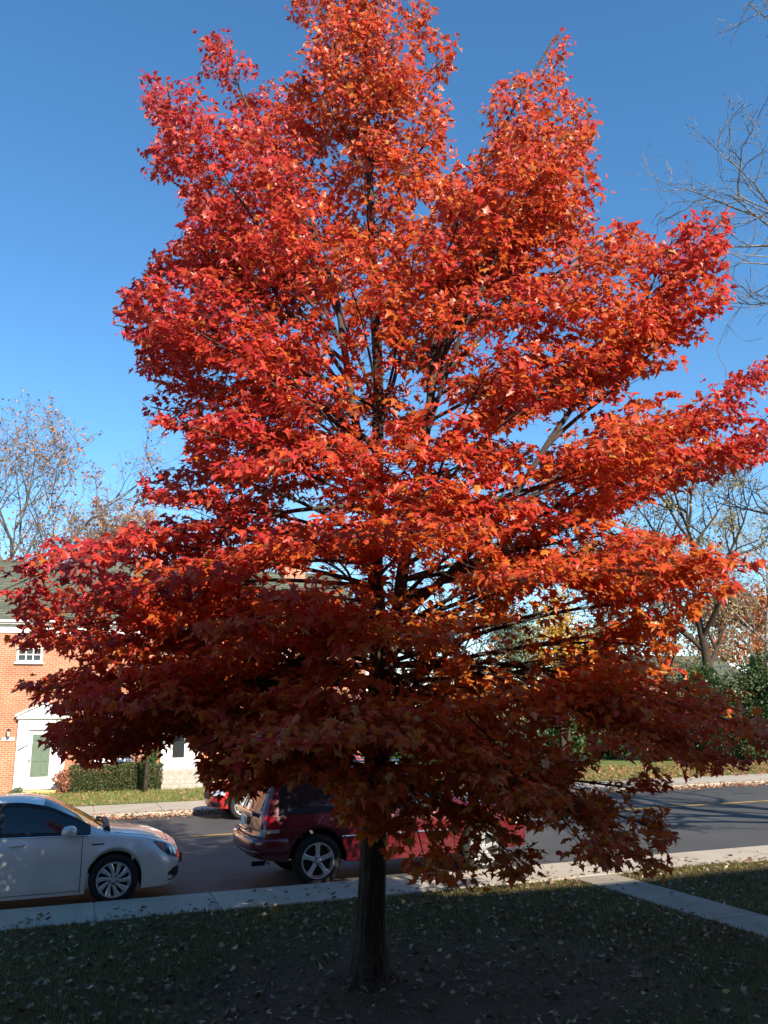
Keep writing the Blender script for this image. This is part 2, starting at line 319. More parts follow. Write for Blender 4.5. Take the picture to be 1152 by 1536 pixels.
# near lawn: a gently uneven sheet up to the sidewalk
def gridsheet(name, x0, x1, y0, y1, nx, ny, zf, m):
    X, Y = np.meshgrid(np.linspace(x0, x1, nx), np.linspace(y0, y1, ny)); Z = zf(X, Y)
    V = np.column_stack([X.ravel(), Y.ravel(), Z.ravel()])
    i = (np.arange(ny - 1)[:, None] * nx + np.arange(nx - 1)[None]).ravel()
    return np_mesh(name, V, np.column_stack([i, i + 1, i + nx + 1, i + nx]), m, smooth=True)
TX, TY = 2.61, 7.79
def lawnz(X, Y):
    d = np.hypot(X - TX, Y - TY)
    return 0.012 * np.sin(X * 1.7 + Y) + 0.012 * np.sin(Y * 2.3 - X * .6) - 0.006 + 0.07 * np.exp(-(d / 0.45) ** 2)
SWN = 11.42
tag(gridsheet('lawn', -70, 6.95, -12, SWN, 260, 160, lawnz, MT['ground']), kind='structure')
tag(gridsheet('lawn', 7.72, 90, -12, SWN, 260, 120, lawnz, MT['ground']), kind='structure')
pm = MB(); y = -1.1
while y < SWN - 0.02:
    y2 = min(y + 1.2, SWN - 0.006); pm.box(7.0, 7.72, y, y2 - 0.012, -0.12, 0.012, bev=0.008); y = y2
pm.box(7.01, 7.71, -1.1, SWN - 0.02, -0.12, -0.004)
tag(pm.build('path', MT['concrete_path']), kind='structure')
def slabs(y0, y1, x0, x1, step, z1, offs):
    b = MB(); x = x0 + offs
    while x < x1:
        b.box(x + 0.006, x + step - 0.006, y0, y1, z1 - 0.3, z1, bev=0.01); x += step
    b.box(x0, x1, y0 + 0.01, y1 - 0.01, z1 - 0.3, z1 - 0.016)
    return b
tag(slabs(SWN + 0.003, KN, -70, 110, 1.52, 0.012, 0.45).build('sidewalk', MT['concrete']), kind='structure')
tag(slabs(KF, 27.15, -90, 130, 1.8, 0.0, 0.6).build('sidewalk', MT['concrete']), kind='structure')
rd = MB(); rd.add([(-120, KN + .002, ROADZ), (170, KN + .002, ROADZ), (170, KF - .002, ROADZ), (-120, KF - .002, ROADZ)], [(0, 1, 2, 3)])
tag(rd.build('road', MT['asphalt']), kind='structure')
ln = MB(); ln.add([(-120, 19.66, ROADZ + .004), (170, 19.66, ROADZ + .004), (170, 19.80, ROADZ + .004), (-120, 19.80, ROADZ + .004)], [(0, 1, 2, 3)])
tag(ln.build('road_line', MT['yellow']), kind='structure')
tag(gridsheet('far_lawn', -90, 130, 27.16, 60, 120, 24, lambda X, Y: 0.02 * np.sin(X * 1.1) * np.sin(Y) + 0.0 * X, MT['fargrass']), kind='structure')

def on_walk(x, y): return (x > 6.97) & (x < 7.75)
# grass blades of the near lawn
nb = 95000
gx = rng.uniform(-5.5, 14.5, nb); gy = rng.uniform(5.0, SWN + 0.03, nb)
def soilness(x, y):
    d = np.hypot(x - 3.0, y - 7.2); wv = 0.5 + 0.25 * np.sin(x * 2.1 + 1.3 * np.sin(y * 1.7)) + 0.25 * np.sin(y * 2.9 + x)
    return np.clip((d - 1.3 + wv * 1.5 - 0.75) / 1.6, 0.05, 1)
keep = (~on_walk(gx, gy)) & (rng.random(nb) < soilness(gx, gy)); gx, gy = gx[keep], gy[keep]; k = len(gx)
an = rng.uniform(0, 2 * np.pi, k); hgt = rng.uniform(0.03, 0.075, k)
side = np.column_stack([np.cos(an), np.sin(an), np.zeros(k)]) * rng.uniform(0.004, 0.008, k)[:, None]
lean = np.column_stack([np.cos(an + 1.57), np.sin(an + 1.57), np.zeros(k)]) * (hgt * rng.uniform(0.1, 0.9, k))[:, None]
base = np.column_stack([gx, gy, lawnz(gx, gy) - 0.004])
V = np.stack([base - side, base + side, base + lean + np.column_stack([0 * hgt, 0 * hgt, hgt])], 1).reshape(-1, 3)
tag(np_mesh('grass', V, np.arange(3 * k).reshape(-1, 3), MT['blade'], tint=np.repeat(np.clip(rng.normal(0.5, 0.25, k), 0, 1), 3)), kind='stuff')
def litter(name, x, y, z, smin, smax, m, tiltsd=0.35, shapes=LEAVES, tb=(0, 1)):
    k = len(x); a = rng.uniform(0, 2 * np.pi, k); d = np.column_stack([np.cos(a), np.sin(a), rng.normal(0, 0.25, k)])
    nr = np.column_stack([rng.normal(0, tiltsd, k), rng.normal(0, tiltsd, k), np.ones(k)])
    V, F, T = leaf_cloud(np.column_stack([x, y, z]), d, nr, rng.uniform(smin, smax, k), np.clip(rng.beta(1.6, 1.6, k) * (tb[1] - tb[0]) + tb[0], 0, 1), shapes)
    return tag(np_mesh(name, V, F, m, tint=T), kind='stuff')
k = 8500; x = rng.uniform(-5, 14, k); y = rng.uniform(5, SWN, k); ok = ~on_walk(x, y) | (rng.random(k) < .12); x, y = x[ok], y[ok]
litter('fallen_leaves', x, y, lawnz(x, y) + rng.uniform(0.008, 0.045, len(x)), 0.032, 0.075, MT['litter'], 0.55)
k = 260; x = rng.uniform(-4, 16, k); y = SWN + rng.beta(1, 2.2, k) * 1.1; litter('fallen_leaves', x, y, np.full(k, 0.024), 0.05, 0.09, MT['litter'], 0.25)
k = 7000; x = rng.uniform(-14, 46, k); y = KF - np.abs(rng.normal(0, 0.24, k)) + 0.05
z = np.where(y > KF, 0.012, ROADZ + 0.012 + np.clip(0.10 - (KF - y) * 0.25, 0, 0.1) * rng.random(k)); litter('kerb_leaves', x, y, z, 0.05, 0.09, MT['kerblitter'])
k = 2600; x = rng.uniform(-10, 40, k); y = 27.0 + rng.uniform(0, 6.0, k); litter('far_lawn_leaves', x, y, np.full(k, 0.05), 0.06, 0.11, MT['kerblitter'], 0.4, tb=(0.2, 1))
k = 5500; x = rng.uniform(9, 46, k); y = 26.4 + rng.uniform(0, 8, k); litter('far_lawn_leaves', x, y, np.full(k, 0.06), 0.06, 0.12, MT['kerblitter'], 0.5)
k = 60000; gx = rng.uniform(-14, 45, k); gy = rng.uniform(27.12, 33.4, k); an = rng.uniform(0, 6.28, k); hgt = rng.uniform(0.05, 0.12, k)
side = np.column_stack([np.cos(an), np.sin(an), 0 * an]) * 0.012; base = np.column_stack([gx, gy, 0 * gx - 0.01])
V = np.stack([base - side, base + side, base + np.column_stack([rng.normal(0, .03, k), rng.normal(0, .03, k), hgt])], 1).reshape(-1, 3)
MT['farblade'] = leafmat('far_grass_blade', [(0.0, (0.09, 0.12, 0.03)), (0.5, (0.17, 0.20, 0.055)), (1.0, (0.34, 0.29, 0.11))], 0.3, 0.6, 0.2)
tag(np_mesh('far_grass', V, np.arange(3 * k).reshape(-1, 3), MT['farblade'], tint=np.repeat(rng.random(k), 3)), kind='stuff')
# ------------------------------------------------------------------ the red maple
TD = 8.2                                   # distance of the trunk from the camera along the view heading
maple = tag(empty('maple_tree', (0, 0, 0)), 'tall maple in full red autumn leaf on the shaded lawn by the sidewalk', 'tree')
def smooth_path(pts, n=6):
    P = [Vector(p) for p in pts]; P = [P[0] * 2 - P[1]] + P + [P[-1] * 2 - P[-2]]; out = []
    for i in range(1, len(P) - 2):
        for j in range(n):
            t = j / n; a, b, c, d = P[i - 1], P[i], P[i + 1], P[i + 2]
            out.append(0.5 * ((2 * b) + (c - a) * t + (2 * a - 5 * b + 4 * c - d) * t * t + (3 * b - a - 3 * c + d) * t ** 3))
    out.append(P[-2]); return out
def leader(px): return smooth_path([spot(x, y, TD + d) for x, y, d in px], 5)
LD = [leader([(553, 1482, 0), (556, 1400, 0), (559, 1300, 0), (565, 1150, 0), (569, 1000, 0), (563, 850, 0), (566, 700, 0), (567, 560, 0), (561, 450, .05), (556, 300, .05), (550, 150, 0), (546, 30, 0), (544, -45, 0)]),
      leader([(574, 1030, 0), (594, 940, -.05), (605, 850, -.08), (628, 720, -.1), (648, 580, -.1), (656, 480, -.05), (690, 350, .1), (745, 210, .2), (832, 55, .3)]),
      leader([(562, 770, 0), (538, 660, .1), (516, 520, .2), (500, 430, .25), (450, 330, .35), (385, 190, .4), (328, 62, .45)]),
      leader([(580, 975, 0), (618, 912, -.12), (690, 845, -.3), (770, 745, -.45), (860, 610, -.5), (985, 440, -.5), (1092, 318, -.4)])]
tb = MB()
zt = smooth_path(LD[0], 4); nside = 56; ring = []
for i, p in enumerate(zt):
    z = max(p.z, 0); base_r = np.interp(z, [0, .12, .4, 1.2, 2.6, 3.6, 5, 7, 9.2, 11.2], [.25, .178, .132, .116, .108, .075, .062, .046, .028, .008])
    for j in range(nside):
        a = 2 * math.pi * j / nside
        r = base_r * (1 + (0.035 * math.sin(5 * a + z * 1.1) + 0.03 * math.sin(11 * a - z * 1.3 + 1.5 * math.sin(z * 3)) + 0.055 * abs(math.sin(9.5 * a + .9 * math.sin(z * 2.2) + z)) - .03) * min(1, 3 / (1 + z)) + (0.42 * max(0, math.sin(3 * a + .6)) ** 1.5 + .3 * max(0, math.sin(5 * a + 2.)) ** 2) * math.exp(-z / .15))
        ring.append((p.x + r * math.cos(a), p.y + r * math.sin(a), p.z - (0.1 if i == 0 else 0)))
tb.add(ring, [(i * nside + j, i * nside + (j + 1) % nside, (i + 1) * nside + (j + 1) % nside, (i + 1) * nside + j) for i in range(len(zt) - 1) for j in range(nside)])
trunk = tb.build('trunk', MT['bark'], maple, smooth=True)


# outline and thin places of the crown, as lateral position and height at the trunk
def lz(p):
    d = p - TXC; f = TD / max(2, p.x * FWD0.x + p.y * FWD0.y); return ((p.x * RGT0.x + p.y * RGT0.y) * f, CAMH + (p.z - CAMH) * f)
TXC = spot(560, 1100, TD)
OUTL = [lz(spot(x, y, TD)) for x, y in [(440,-60),(438,30),(450,85),(432,128),(404,112),(396,78),(372,80),(332,46),(308,55),(318,85),(255,98),(216,120),(226,180),(255,200),(211,235),(222,262),(266,275),(283,330),(272,362),(245,378),(205,418),(188,440),(195,455),(164,480),(172,502),(212,520),(198,545),(222,570),(220,610),(235,642),(285,650),(280,690),(245,692),(201,735),(212,775),(150,812),(60,797),(26,815),(0,880),(8,918),(45,925),(18,960),(60,985),(112,1000),(33,1025),(23,1055),(95,1062),(68,1110),(92,1138),(150,1152),(200,1138),(244,1142),(258,1098),(292,1100),(300,1168),(335,1200),(380,1188),(430,1166),(490,1172),(505,1215),(520,1265),(560,1270),(600,1290),(640,1320),(760,1322),(850,1290),(900,1312),(960,1290),(985,1322),(1012,1290),(1002,1225),(985,1190),(1040,1165),(1120,1152),(1220,1135),(1220,1010),(1060,1033),(1010,985),(1020,940),(1060,905),(1108,885),(1100,850),(1165,840),(1220,765),(1110,790),(1075,800),(1000,802),(935,788),(925,765),(960,757),(1085,757),(1107,700),(1220,680),(1220,515),(1130,548),(1060,572),(965,600),(925,585),(960,560),(1060,545),(1067,480),(1092,440),(1097,390),(1085,360),(1097,308),(1040,323),(1000,350),(960,357),(945,318),(905,338),(878,310),(910,285),(890,255),(885,215),(897,163),(870,150),(845,120),(860,58),(830,42),(818,90),(780,108),(748,126),(730,165),(738,212),(704,246),(664,216),(672,150),(677,60),(645,40),(640,-60)]]
THIN = [(*lz(spot(x, y, TD)), rx / 150, ry / 150) for x, y, rx, ry in [(838, 640, 50, 36), (500, 848, 40, 20), (640, 850, 42, 34), (700, 845, 26, 18), (860, 820, 50, 16), (690, 900, 40, 22), (830, 930, 70, 60), (790, 985, 55, 45), (720, 960, 40, 30), (505, 540, 14, 20), (545, 545, 14, 18), (520, 900, 30, 16), (715, 1262, 36, 24), (850, 1250, 36, 24), (905, 1165, 44, 22), (940, 1225, 26, 18), (275, 1150, 26, 22), (600, 905, 52, 36), (640, 870, 44, 40), (560, 520, 18, 60), (652, 620, 18, 56), (508, 500, 16, 55), (455, 868, 95, 20), (790, 735, 110, 15), (335, 562, 60, 11), (640, 700, 60, 12), (880, 800, 60, 12), (285, 772, 50, 12), (790, 960, 60, 44), (730, 985, 40, 28), (585, 985, 40, 26), (690, 330, 30, 10), (480, 330, 40, 9), (560, 640, 26, 34)]]
def inside(p):
    x, y = lz(p); c = False; n = len(OUTL); j = n - 1
    for i in range(n):
        xi, yi = OUTL[i]; xj, yj = OUTL[j]
        if (yi > y) != (yj > y) and x < (xj - xi) * (y - yi) / (yj - yi) + xi: c = not c
        j = i
    return c
def thin(p):
    x, y = lz(p)
    for a, b, rx, ry in THIN:
        if ((x - a) / rx) ** 2 + ((y - b) / ry) ** 2 < 1: return True
    return False

LP, LDIR, LN, LS, LT = [], [], [], [], []       # leaves
def leaves_at(p, out, n, spread, zrel, r):
    """a small bunch of leaves at a twig node"""
    if not inside(p) and random.random() < 1.01: return
    if thin(p) and random.random() < .84: return
    for _ in range(n):
        hi = min(1, max(0, (p.z - 4) / 4)); sg = .30 + .42 * hi
        d = Vector((out.x + random.gauss(0, .55), out.y + random.gauss(0, .55), random.gauss(-0.30 - .25 * hi, .40 + .2 * hi) + out.z * .35))
        nr = Vector((random.gauss(0, sg) + SUND.x * .30, random.gauss(0, sg) + SUND.y * (.42 + .15 * hi), 1.0 - .25 * hi))
        LP.append((p.x + random.gauss(0, spread), p.y + random.gauss(0, spread), p.z + random.gauss(0, spread * .7)))
        LDIR.append(d[:]); LN.append(nr[:])
        LS.append(random.choice((1, 1, 1, .72)) * random.uniform(.060, .104) * (1.0 - 0.030 * max(0, p.z - 3)))
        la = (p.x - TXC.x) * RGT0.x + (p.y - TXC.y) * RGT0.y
        m_ = .465 + .055 * max(-1.5, min(2.0, la)) - .085 * (r - 1.3) - .012 * max(0, p.z - 7) + (.20 if p.z < 3.0 else .20 * max(0, 1 - (p.z - 3.0) / .9)) + .06 * math.sin(p.x * 2.1 + p.z * 1.7) * math.sin(p.y * 2.3 + p.z)  # lowest leaves tinted more orange: own colour plus warmth painted into the shade
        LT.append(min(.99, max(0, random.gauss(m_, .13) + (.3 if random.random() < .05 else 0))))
def spray(path, r0, t0=0.3, lsec=None, dens=1.0, mbw=None, axis=None):
    """secondary twigs and leaves along a limb"""
    n = len(path); seg = [(path[i + 1] - path[i]).length for i in range(n - 1)]; tot = sum(seg)
    lsec = lsec or min(1.15, max(.42, .36 * tot)); step = .115; d = t0 * tot; sgn = 1 if random.random() < .5 else -1
    while d < tot:
        acc = 0
        for i in range(n - 1):
            if acc + seg[i] >= d: break
            acc += seg[i]
        u = (d - acc) / max(seg[i], 1e-6); p = path[i].lerp(path[i + 1], u); t = d / tot
        tang = (path[i + 1] - path[i]).normalized()
        sidev = tang.cross(UPZ); sidev = sidev.normalized() if sidev.length > .15 else Vector((random.gauss(0, 1), random.gauss(0, 1), 0)).normalized()
        if tang.z > .55:                                   # upright leader: twigs all round
            an = random.uniform(0, 6.28); sidev = (Vector((1, 0, 0)) * math.cos(an) + Vector((0, 1, 0)) * math.sin(an))
        upv = sidev.cross(tang)
        ang = R_(random.uniform(38, 66)); el = random.gauss(.02, .13)
        sd = (tang * math.cos(ang) + sidev * (sgn * math.sin(ang)) + upv * el).normalized()
        ls = lsec * random.uniform(.55, 1.1) * (0.40 + 0.60 * math.sin(math.pi * min(1, (t - t0) / (1 - t0) * .75 + .22)))
        twig(p, sd, ls, max(.004, r0 * .30 * (1 - .6 * t)), dens, mbw)
        d += step * random.uniform(.7, 1.3); sgn = -sgn
    twig(path[-1], (path[-1] - path[-3]).normalized(), lsec * .35, .004, dens, mbw)
def twig(p, d, ls, r, dens, mbw):
    if not inside(p): return
    e = p + d * ls
    if not inside(e):
        ls *= .55
        if not inside(p + d * ls) or not inside(p + d * ls * .5): return
    q = [p]; dd = d.copy(); k = max(3, int(ls / .14))
    for i in range(k):
        dd = (dd + Vector((random.gauss(0, .10), random.gauss(0, .10), random.gauss(-.015, .08)))).normalized(); q.append(q[-1] + dd * (ls / k))
    mbw.tube(q, [r * (1 - .75 * i / k) for i in range(k + 1)], 4, cap=False)
    ax = Vector((TXC.x, TXC.y, 0))
    for i in range(1, k + 1):
        f = i / k
        if f < .18: continue
        rr = (Vector((q[i].x, q[i].y, 0)) - ax).length
        out = (q[i] - q[i - 1]).normalized()
        sv = out.cross(UPZ); sv = sv.normalized() if sv.length > .1 else Vector((1, 0, 0))
        for sg in (1, -1):
            if random.random() < .95 * dens:
                td = (out * .6 + sv * (sg * .9) + UPZ * random.gauss(.02, .30)).normalized(); tl = random.uniform(.09, .26) * (1.15 - .5 * f)
                e = q[i] + td * tl; m2 = q[i] + td * tl * .5
                if tl > .14 and inside(e): mbw.tube([q[i], e], [r * .35, .0015], 3, cap=False)
                leaves_at(e, td, random.choice((2, 3, 3, 3)) + (p.z > 5) + (p.z > 6.5) + (p.z > 8), .032 + .004 * max(0, p.z - 4), 0, rr); leaves_at(m2, td, random.choice((1, 2, 2, 3)) + (p.z > 6), .026 + .004 * max(0, p.z - 4), 0, rr)
        if random.random() < .9 * dens: leaves_at(q[i], out, random.choice((1, 2)), .02, 0, rr)
LIMB_N = 0
def limb(tip, kl=0, zs=None, lift=.35, dens=1.0, t0=None, r0=None, lsec=None):
    """a limb from a leader to a surveyed tip; zs = height it leaves the leader"""
    global LIMB_N
    P = LD[kl]; ax = TXC; hd = math.hypot(tip.x - ax.x, tip.y - ax.y)
    if zs is None:
        ang = R_(np.interp(tip.z, [1.0, 2.5, 4, 6, 8, 11], [-16, 0, 10, 26, 42, 62])); zs = tip.z - hd * math.tan(ang) + random.gauss(0, .45)
    zs = max(zs, 1.62); s = min(P, key=lambda q: abs(q.z - zs))
    s0 = min(LD[0], key=lambda q: abs(q.z - zs))
    if kl and math.hypot(tip.x - s0.x, tip.y - s0.y) < math.hypot(tip.x - s.x, tip.y - s.y): s = s0
    v = tip - s; c = s + v * .5 + UPZ * (lift * .22 * v.length) ; q = []
    jit = Vector((random.gauss(0, .07), random.gauss(0, .07), random.gauss(0, .05))) * v.length; n = max(8, int(v.length / .2))
    ph = random.uniform(0, 6)
    for i in range(n + 1):
        t = i / n; pnt = s * (1 - t) ** 2 + (c + jit) * (2 * t * (1 - t)) + tip * t * t
        q.append(pnt + Vector((math.sin(t * 9 + ph), math.cos(t * 8 + ph * 2), math.sin(t * 7 + ph * 3))) * (.025 * math.sin(math.pi * t)))
    if sum(not inside(k) for k in q[:int(n * .8)]) > .12 * n: return
    cut = next((i for i in range(n // 4, n + 1) if not inside(q[i])), None)
    if cut is not None and cut > 3: q = q[:cut]; n = len(q) - 1
    r0 = r0 or min(.024, .008 + .0052 * v.length); b = MB()
    b.tube(q, [r0 * (1 - .86 * i / n) + .002 for i in range(n + 1)], 7, cap=False)
    spray(q, r0, t0 if t0 is not None else (.30 if v.length > 1.6 else .26), lsec, dens, b)
    b.build('limb', MT['limb'], maple, smooth=True); LIMB_N += 1
for kl, (r0, t0) in zip((1, 2, 3), ((.083, .42), (.055, .42), (.055, .5))):     # the secondary leaders
    q = LD[kl]; n = len(q) - 1; b = MB(); b.tube(q, [r0 * (1 - .9 * (i / n) ** .8) + .003 for i in range(n + 1)], 10, cap=False)
    spray(q, .03, t0, .62, 1.0, b); b.build('limb', MT['limb'], maple, smooth=True)
b = MB(); spray(LD[0], .03, .60, .55, 1.0, b); b.build('limb', MT['limb'], maple, smooth=True)
# limbs that make the outline (photo survey: x, y, depth offset, leader, lift)
OUT = [(225, 130, .3, 2, .3), (218, 238, .2, 2, .3), (262, 200, -.5, 2, .3), (270, 330, .2, 2, .3), (250, 385, .9, 2, .2), (195, 432, .9, 0, .3), (170, 487, -.2, 0, .3), (215, 540, .4, 0, .3), (225, 610, .1, 0, .35), (280, 670, -.7, 0, .3),
       (240, 705, .8, 0, .3), (205, 742, .3, 0, .3), (250, 800, .6, 0, .3), (140, 832, .6, 0, .4), (35, 812, -.6, 0, .5), (5, 885, -.8, 0, .5), (25, 955, -.3, 0, .5), (40, 1035, .2, 0, .6), (75, 1115, -.2, 0, .6), (110, 1165, -.5, 0, .6), (320, 1190, -.3, 0, .8), (230, 1110, .9, 0, .5), (150, 960, 1.4, 0, .4), (200, 1060, -1.2, 0, .5),
       (405, 75, .2, 0, .3), (450, 10, .1, 0, .2), (500, -50, .2, 0, .2), (595, -50, -.1, 0, .2), (640, 5, 0, 0, .2), (680, 75, .1, 0, .3), (688, 140, -.3, 0, .3), (655, 190, .6, 0, .3), (450, 110, -.5, 0, .3), (500, 60, -.6, 0, .3), (590, 60, -.6, 0, .3),
       (735, 135, .2, 1, .2), (790, 95, .3, 1, .2), (888, 165, .3, 1, .3), (882, 240, .4, 1, .3), (905, 285, -.2, 1, .3), (860, 215, -.5, 1, .3), (730, 215, .9, 1, .3), (945, 335, 0, 1, .3),
       (1010, 350, -.3, 3, .3), (1090, 385, -.6, 3, .2), (1060, 470, 0, 3, .3), (1035, 560, .2, 3, .2), (940, 500, -.9, 1, .3), (900, 560, -.7, 1, .3), (960, 520, .6, 1, .3),
       (1165, 545, .9, 3, .1), (1170, 640, 1.0, 3, .1), (1100, 690, .9, 1, .1), (1080, 755, 1.1, 1, .15), (1010, 640, 1.2, 1, .2), (960, 690, -.9, 1, .3), (930, 745, .8, 1, .2),
       (1160, 770, -.6, 3, .35), (1090, 850, -.5, 1, .4), (1095, 885, -.2, 1, .4), (1020, 940, -.1, 0, .5), (960, 830, -.9, 1, .4), (1000, 800, .6, 1, .3), (860, 790, -.9, 1, .3),
       (1165, 1030, -.3, 0, .6), (1155, 1115, -.2, 0, .6), (1105, 1150, .3, 0, .6), (1000, 1190, .3, 0, .7), (1005, 1250, -.6, 0, .8), (985, 1310, -.9, 0, .9), (900, 1300, -1.0, 0, .9), (790, 1310, -.9, 0, .9), (690, 1305, -1.1, 0, .9), (640, 1300, -.6, 0, .9), (560, 1240, -1.0, 0, .9), (500, 1235, -.8, 0, .9), (420, 1180, -.9, 0, .8),
       (740, 1240, -.3, 0, .8), (840, 1240, .2, 0, .8), (930, 1110, -1.1, 0, .6), (780, 1180, -1.5, 0, .7), (1060, 1080, .7, 0, .5), (300, 1120, -1.3, 0, .6),
       (420, 1110, -1.2, 0, .7), (375, 1050, -.8, 0, .6), (455, 1150, -1.0, 0, .8), (330, 1000, 1.0, 0, .5), (450, 1010, 1.4, 0, .5), (250, 1000, -.8, 0, .5), (470, 930, 1.3, 0, .4), (350, 905, .9, 0, .4), (400, 960, -1.4, 0, .5), (300, 1060, .6, 0, .6), (480, 1090, .9, 0, .6), (390, 1150, .2, 0, .7), (640, 1120, 1.2, 0, .6), (720, 1160, .9, 0, .6), (850, 1140, .8, 0, .6), (345, 1185, -.7, 0, .8), (400, 1172, -.9, 0, .8), (285, 1160, -.7, 0, .7), (430, 1150, .3, 0, .8), (340, 1110, -.4, 0, .7), (560, 1180, -1.6, 0, .8), (640, 1080, -1.5, 0, .6), (700, 1040, .9, 0, .5), (500, 1030, -1.6, 0, .6), (560, 1100, -1.7, 0, .6), (860, 1050, -1.0, 0, .5), (930, 1010, .2, 0, .5), (980, 1100, -.4, 0, .6),
       (330, 850, -1.6, 0, .5), (450, 800, -1.9, 0, .5), (560, 805, -2.1, 0, .5), (680, 795, -2.1, 0, .5), (760, 865, -1.9, 0, .5), (890, 855, -1.6, 1, .5), (1010, 850, -1.2, 1, .4), (290, 640, -1.3, 0, .4), (400, 700, -1.7, 0, .4), (235, 465, -.9, 0, .3), (300, 500, -1.3, 0, .3), (430, 560, -1.5, 0, .35), (640, 650, -1.7, 0, .4),
       (890, 420, -1.2, 1, .3), (770, 440, -1.6, 1, .3), (960, 660, -1.3, 1, .35), (620, 390, -1.5, 0, .3), (450, 300, -1.2, 2, .3), (330, 250, -1.0, 2, .3), (700, 300, -1.3, 1, .3), (820, 270, -1.0, 1, .3), (560, 230, -1.1, 0, .3), (850, 560, -1.5, 1, .3), (730, 560, -1.8, 1, .3), (330, 380, -1.3, 2, .3), (520, 420, -1.6, 0, .3), (600, 950, -2.0, 0, .5), (380, 930, -1.9, 0, .5), (210, 880, -1.3, 0, .5), (500, 880, -2.2, 0, .5),
       (300, 960, 1.6, 0, .5), (380, 900, 1.8, 0, .5), (450, 960, 2.0, 0, .5), (250, 900, 1.5, 0, .5), (200, 980, 1.2, 0, .5), (330, 1040, 1.5, 0, .5), (480, 1080, 1.8, 0, .6), (180, 900, 1.0, 0, .5), (260, 1050, 1.1, 0, .5), (130, 1020, .7, 0, .5), (160, 1090, .6, 0, .5), (640, 1010, 1.9, 0, .5), (700, 1090, 1.6, 0, .6), (420, 1060, .9, 0, .6), (220, 1130, .3, 0, .6), (120, 1060, -.6, 0, .5), (80, 920, .3, 0, .5), (125, 1128, -.3, 0, .6), (190, 1122, -.2, 0, .6), (105, 1100, .4, 0, .6), (150, 1135, .2, 0, .6), (640, 735, -1.8, 0, .4), (700, 700, -1.6, 0, .4), (590, 690, -1.7, 0, .4), (760, 760, -1.5, 0, .4), (560, 920, -1.8, 0, .5), (680, 930, -1.6, 0, .5)]
for x, y, d, kl, lf in OUT: limb(spot(x, y, TD + d), kl, lift=lf)
# limbs towards and away from the camera, all round the trunk
ga = 0.0
for z in np.concatenate([np.linspace(1.9, 3.4, 16), np.linspace(3.5, 6.2, 30), np.linspace(6.3, 10.2, 40)]):
    ga += 2.399963; a = ga
    lat = math.sin(a); dep = math.cos(a)
    if dep < -.3 and z > 2.2: continue
    Rl = np.interp(z, [1.4, 2.2, 3.2, 4.4, 5.5, 7, 8.2, 9.5, 10.6], [1.4, 2.6, 3.0, 1.9, 1.9, 2.2, 1.9, 1.35, .55]); Rr = np.interp(z, [1.4, 2.2, 3.2, 4.4, 5.5, 7, 8.2, 9.5, 10.6], [1.8, 2.7, 3.0, 2.0, 1.65, 2.2, 2.1, 1.7, .45])
    Rd = np.interp(z, [1.4, 2.2, 3.2, 4.4, 5.5, 7, 8.2, 9.5, 10.6], [1.8, 2.6, 2.8, 2.6, 2.3, 1.9, 1.5, 1.0, .45])
    rr = 1 / math.sqrt((lat / (Rr if lat > 0 else Rl)) ** 2 + (dep / Rd) ** 2) * random.uniform(.66, 1.0)
    tip = Vector((TXC.x, TXC.y, z)) + RGT0 * (lat * rr) + FWD0 * (dep * rr)
    kl = 0 if z < 4.5 or abs(lat) < .35 else (1 if lat > 0 else (2 if z > 6 else 0))
    limb(tip, kl, lift=.35 if z > 3.4 else .6)
A = lambda l: np.array(l, float)
LPn = A(LP); print('maple leaves', len(LPn), 'limbs', LIMB_N)
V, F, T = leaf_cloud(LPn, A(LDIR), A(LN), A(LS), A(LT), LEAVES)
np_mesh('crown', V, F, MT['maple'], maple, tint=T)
# ------------------------------------------------------------------ the brick terrace across the road
HX0, HX1, HY, HD, HE, HRZ = -15.0, 11.3, 33.6, 9.0, 5.62, 8.95
def window(parent, name, x0, x1, z0, z1, y, cols, rows, sgn=-1, fw=0.07, sill=True, panemat='pane'):
    """a window on a facade whose outside looks towards sgn*Y: frame with bars, pane as sub-part"""
    b = MB(); d = lambda a, c: (y + a, y + c) if sgn > 0 else (y - c, y - a)
    o = .05
    for (a0, a1, c0, c1) in ((x0, x0 + fw, z0, z1), (x1 - fw, x1, z0, z1)): b.box(a0, a1, *d(-.08, o), c0, c1, bev=.006)
    for (c0, c1) in ((z0, z0 + fw), (z1 - fw, z1)): b.box(x0 + fw, x1 - fw, *d(-.08, o - .004), c0, c1, bev=.006)
    iw, ih = x1 - x0 - 2 * fw, z1 - z0 - 2 * fw; m = .018
    for c in range(1, cols): xx = x0 + fw + iw * c / cols; b.box(xx - m, xx + m, *d(-.02, .018), z0 + fw, z1 - fw)
    for r in range(1, rows):
        zz = z0 + fw + ih * r / rows; e = m * (1.7 if rows == 4 and r == 2 else 1); b.box(x0 + fw, x1 - fw, *d(-.016, .022), zz - e, zz + e)
    fr = b.build(name, MT['white'], parent)
    p = MB(); p.box(x0 + fw * .9, x1 - fw * .9, *d(-.05, -.03), z0 + fw * .9, z1 - fw * .9); p.build('pane', MT[panemat], fr)
    if sill:
        s = MB(); s.box(x0 - .06, x1 + .06, *d(-.02, .11), z0 - .07, z0 - .002, bev=.012); s.build('sill', MT['white'], fr)
    return fr
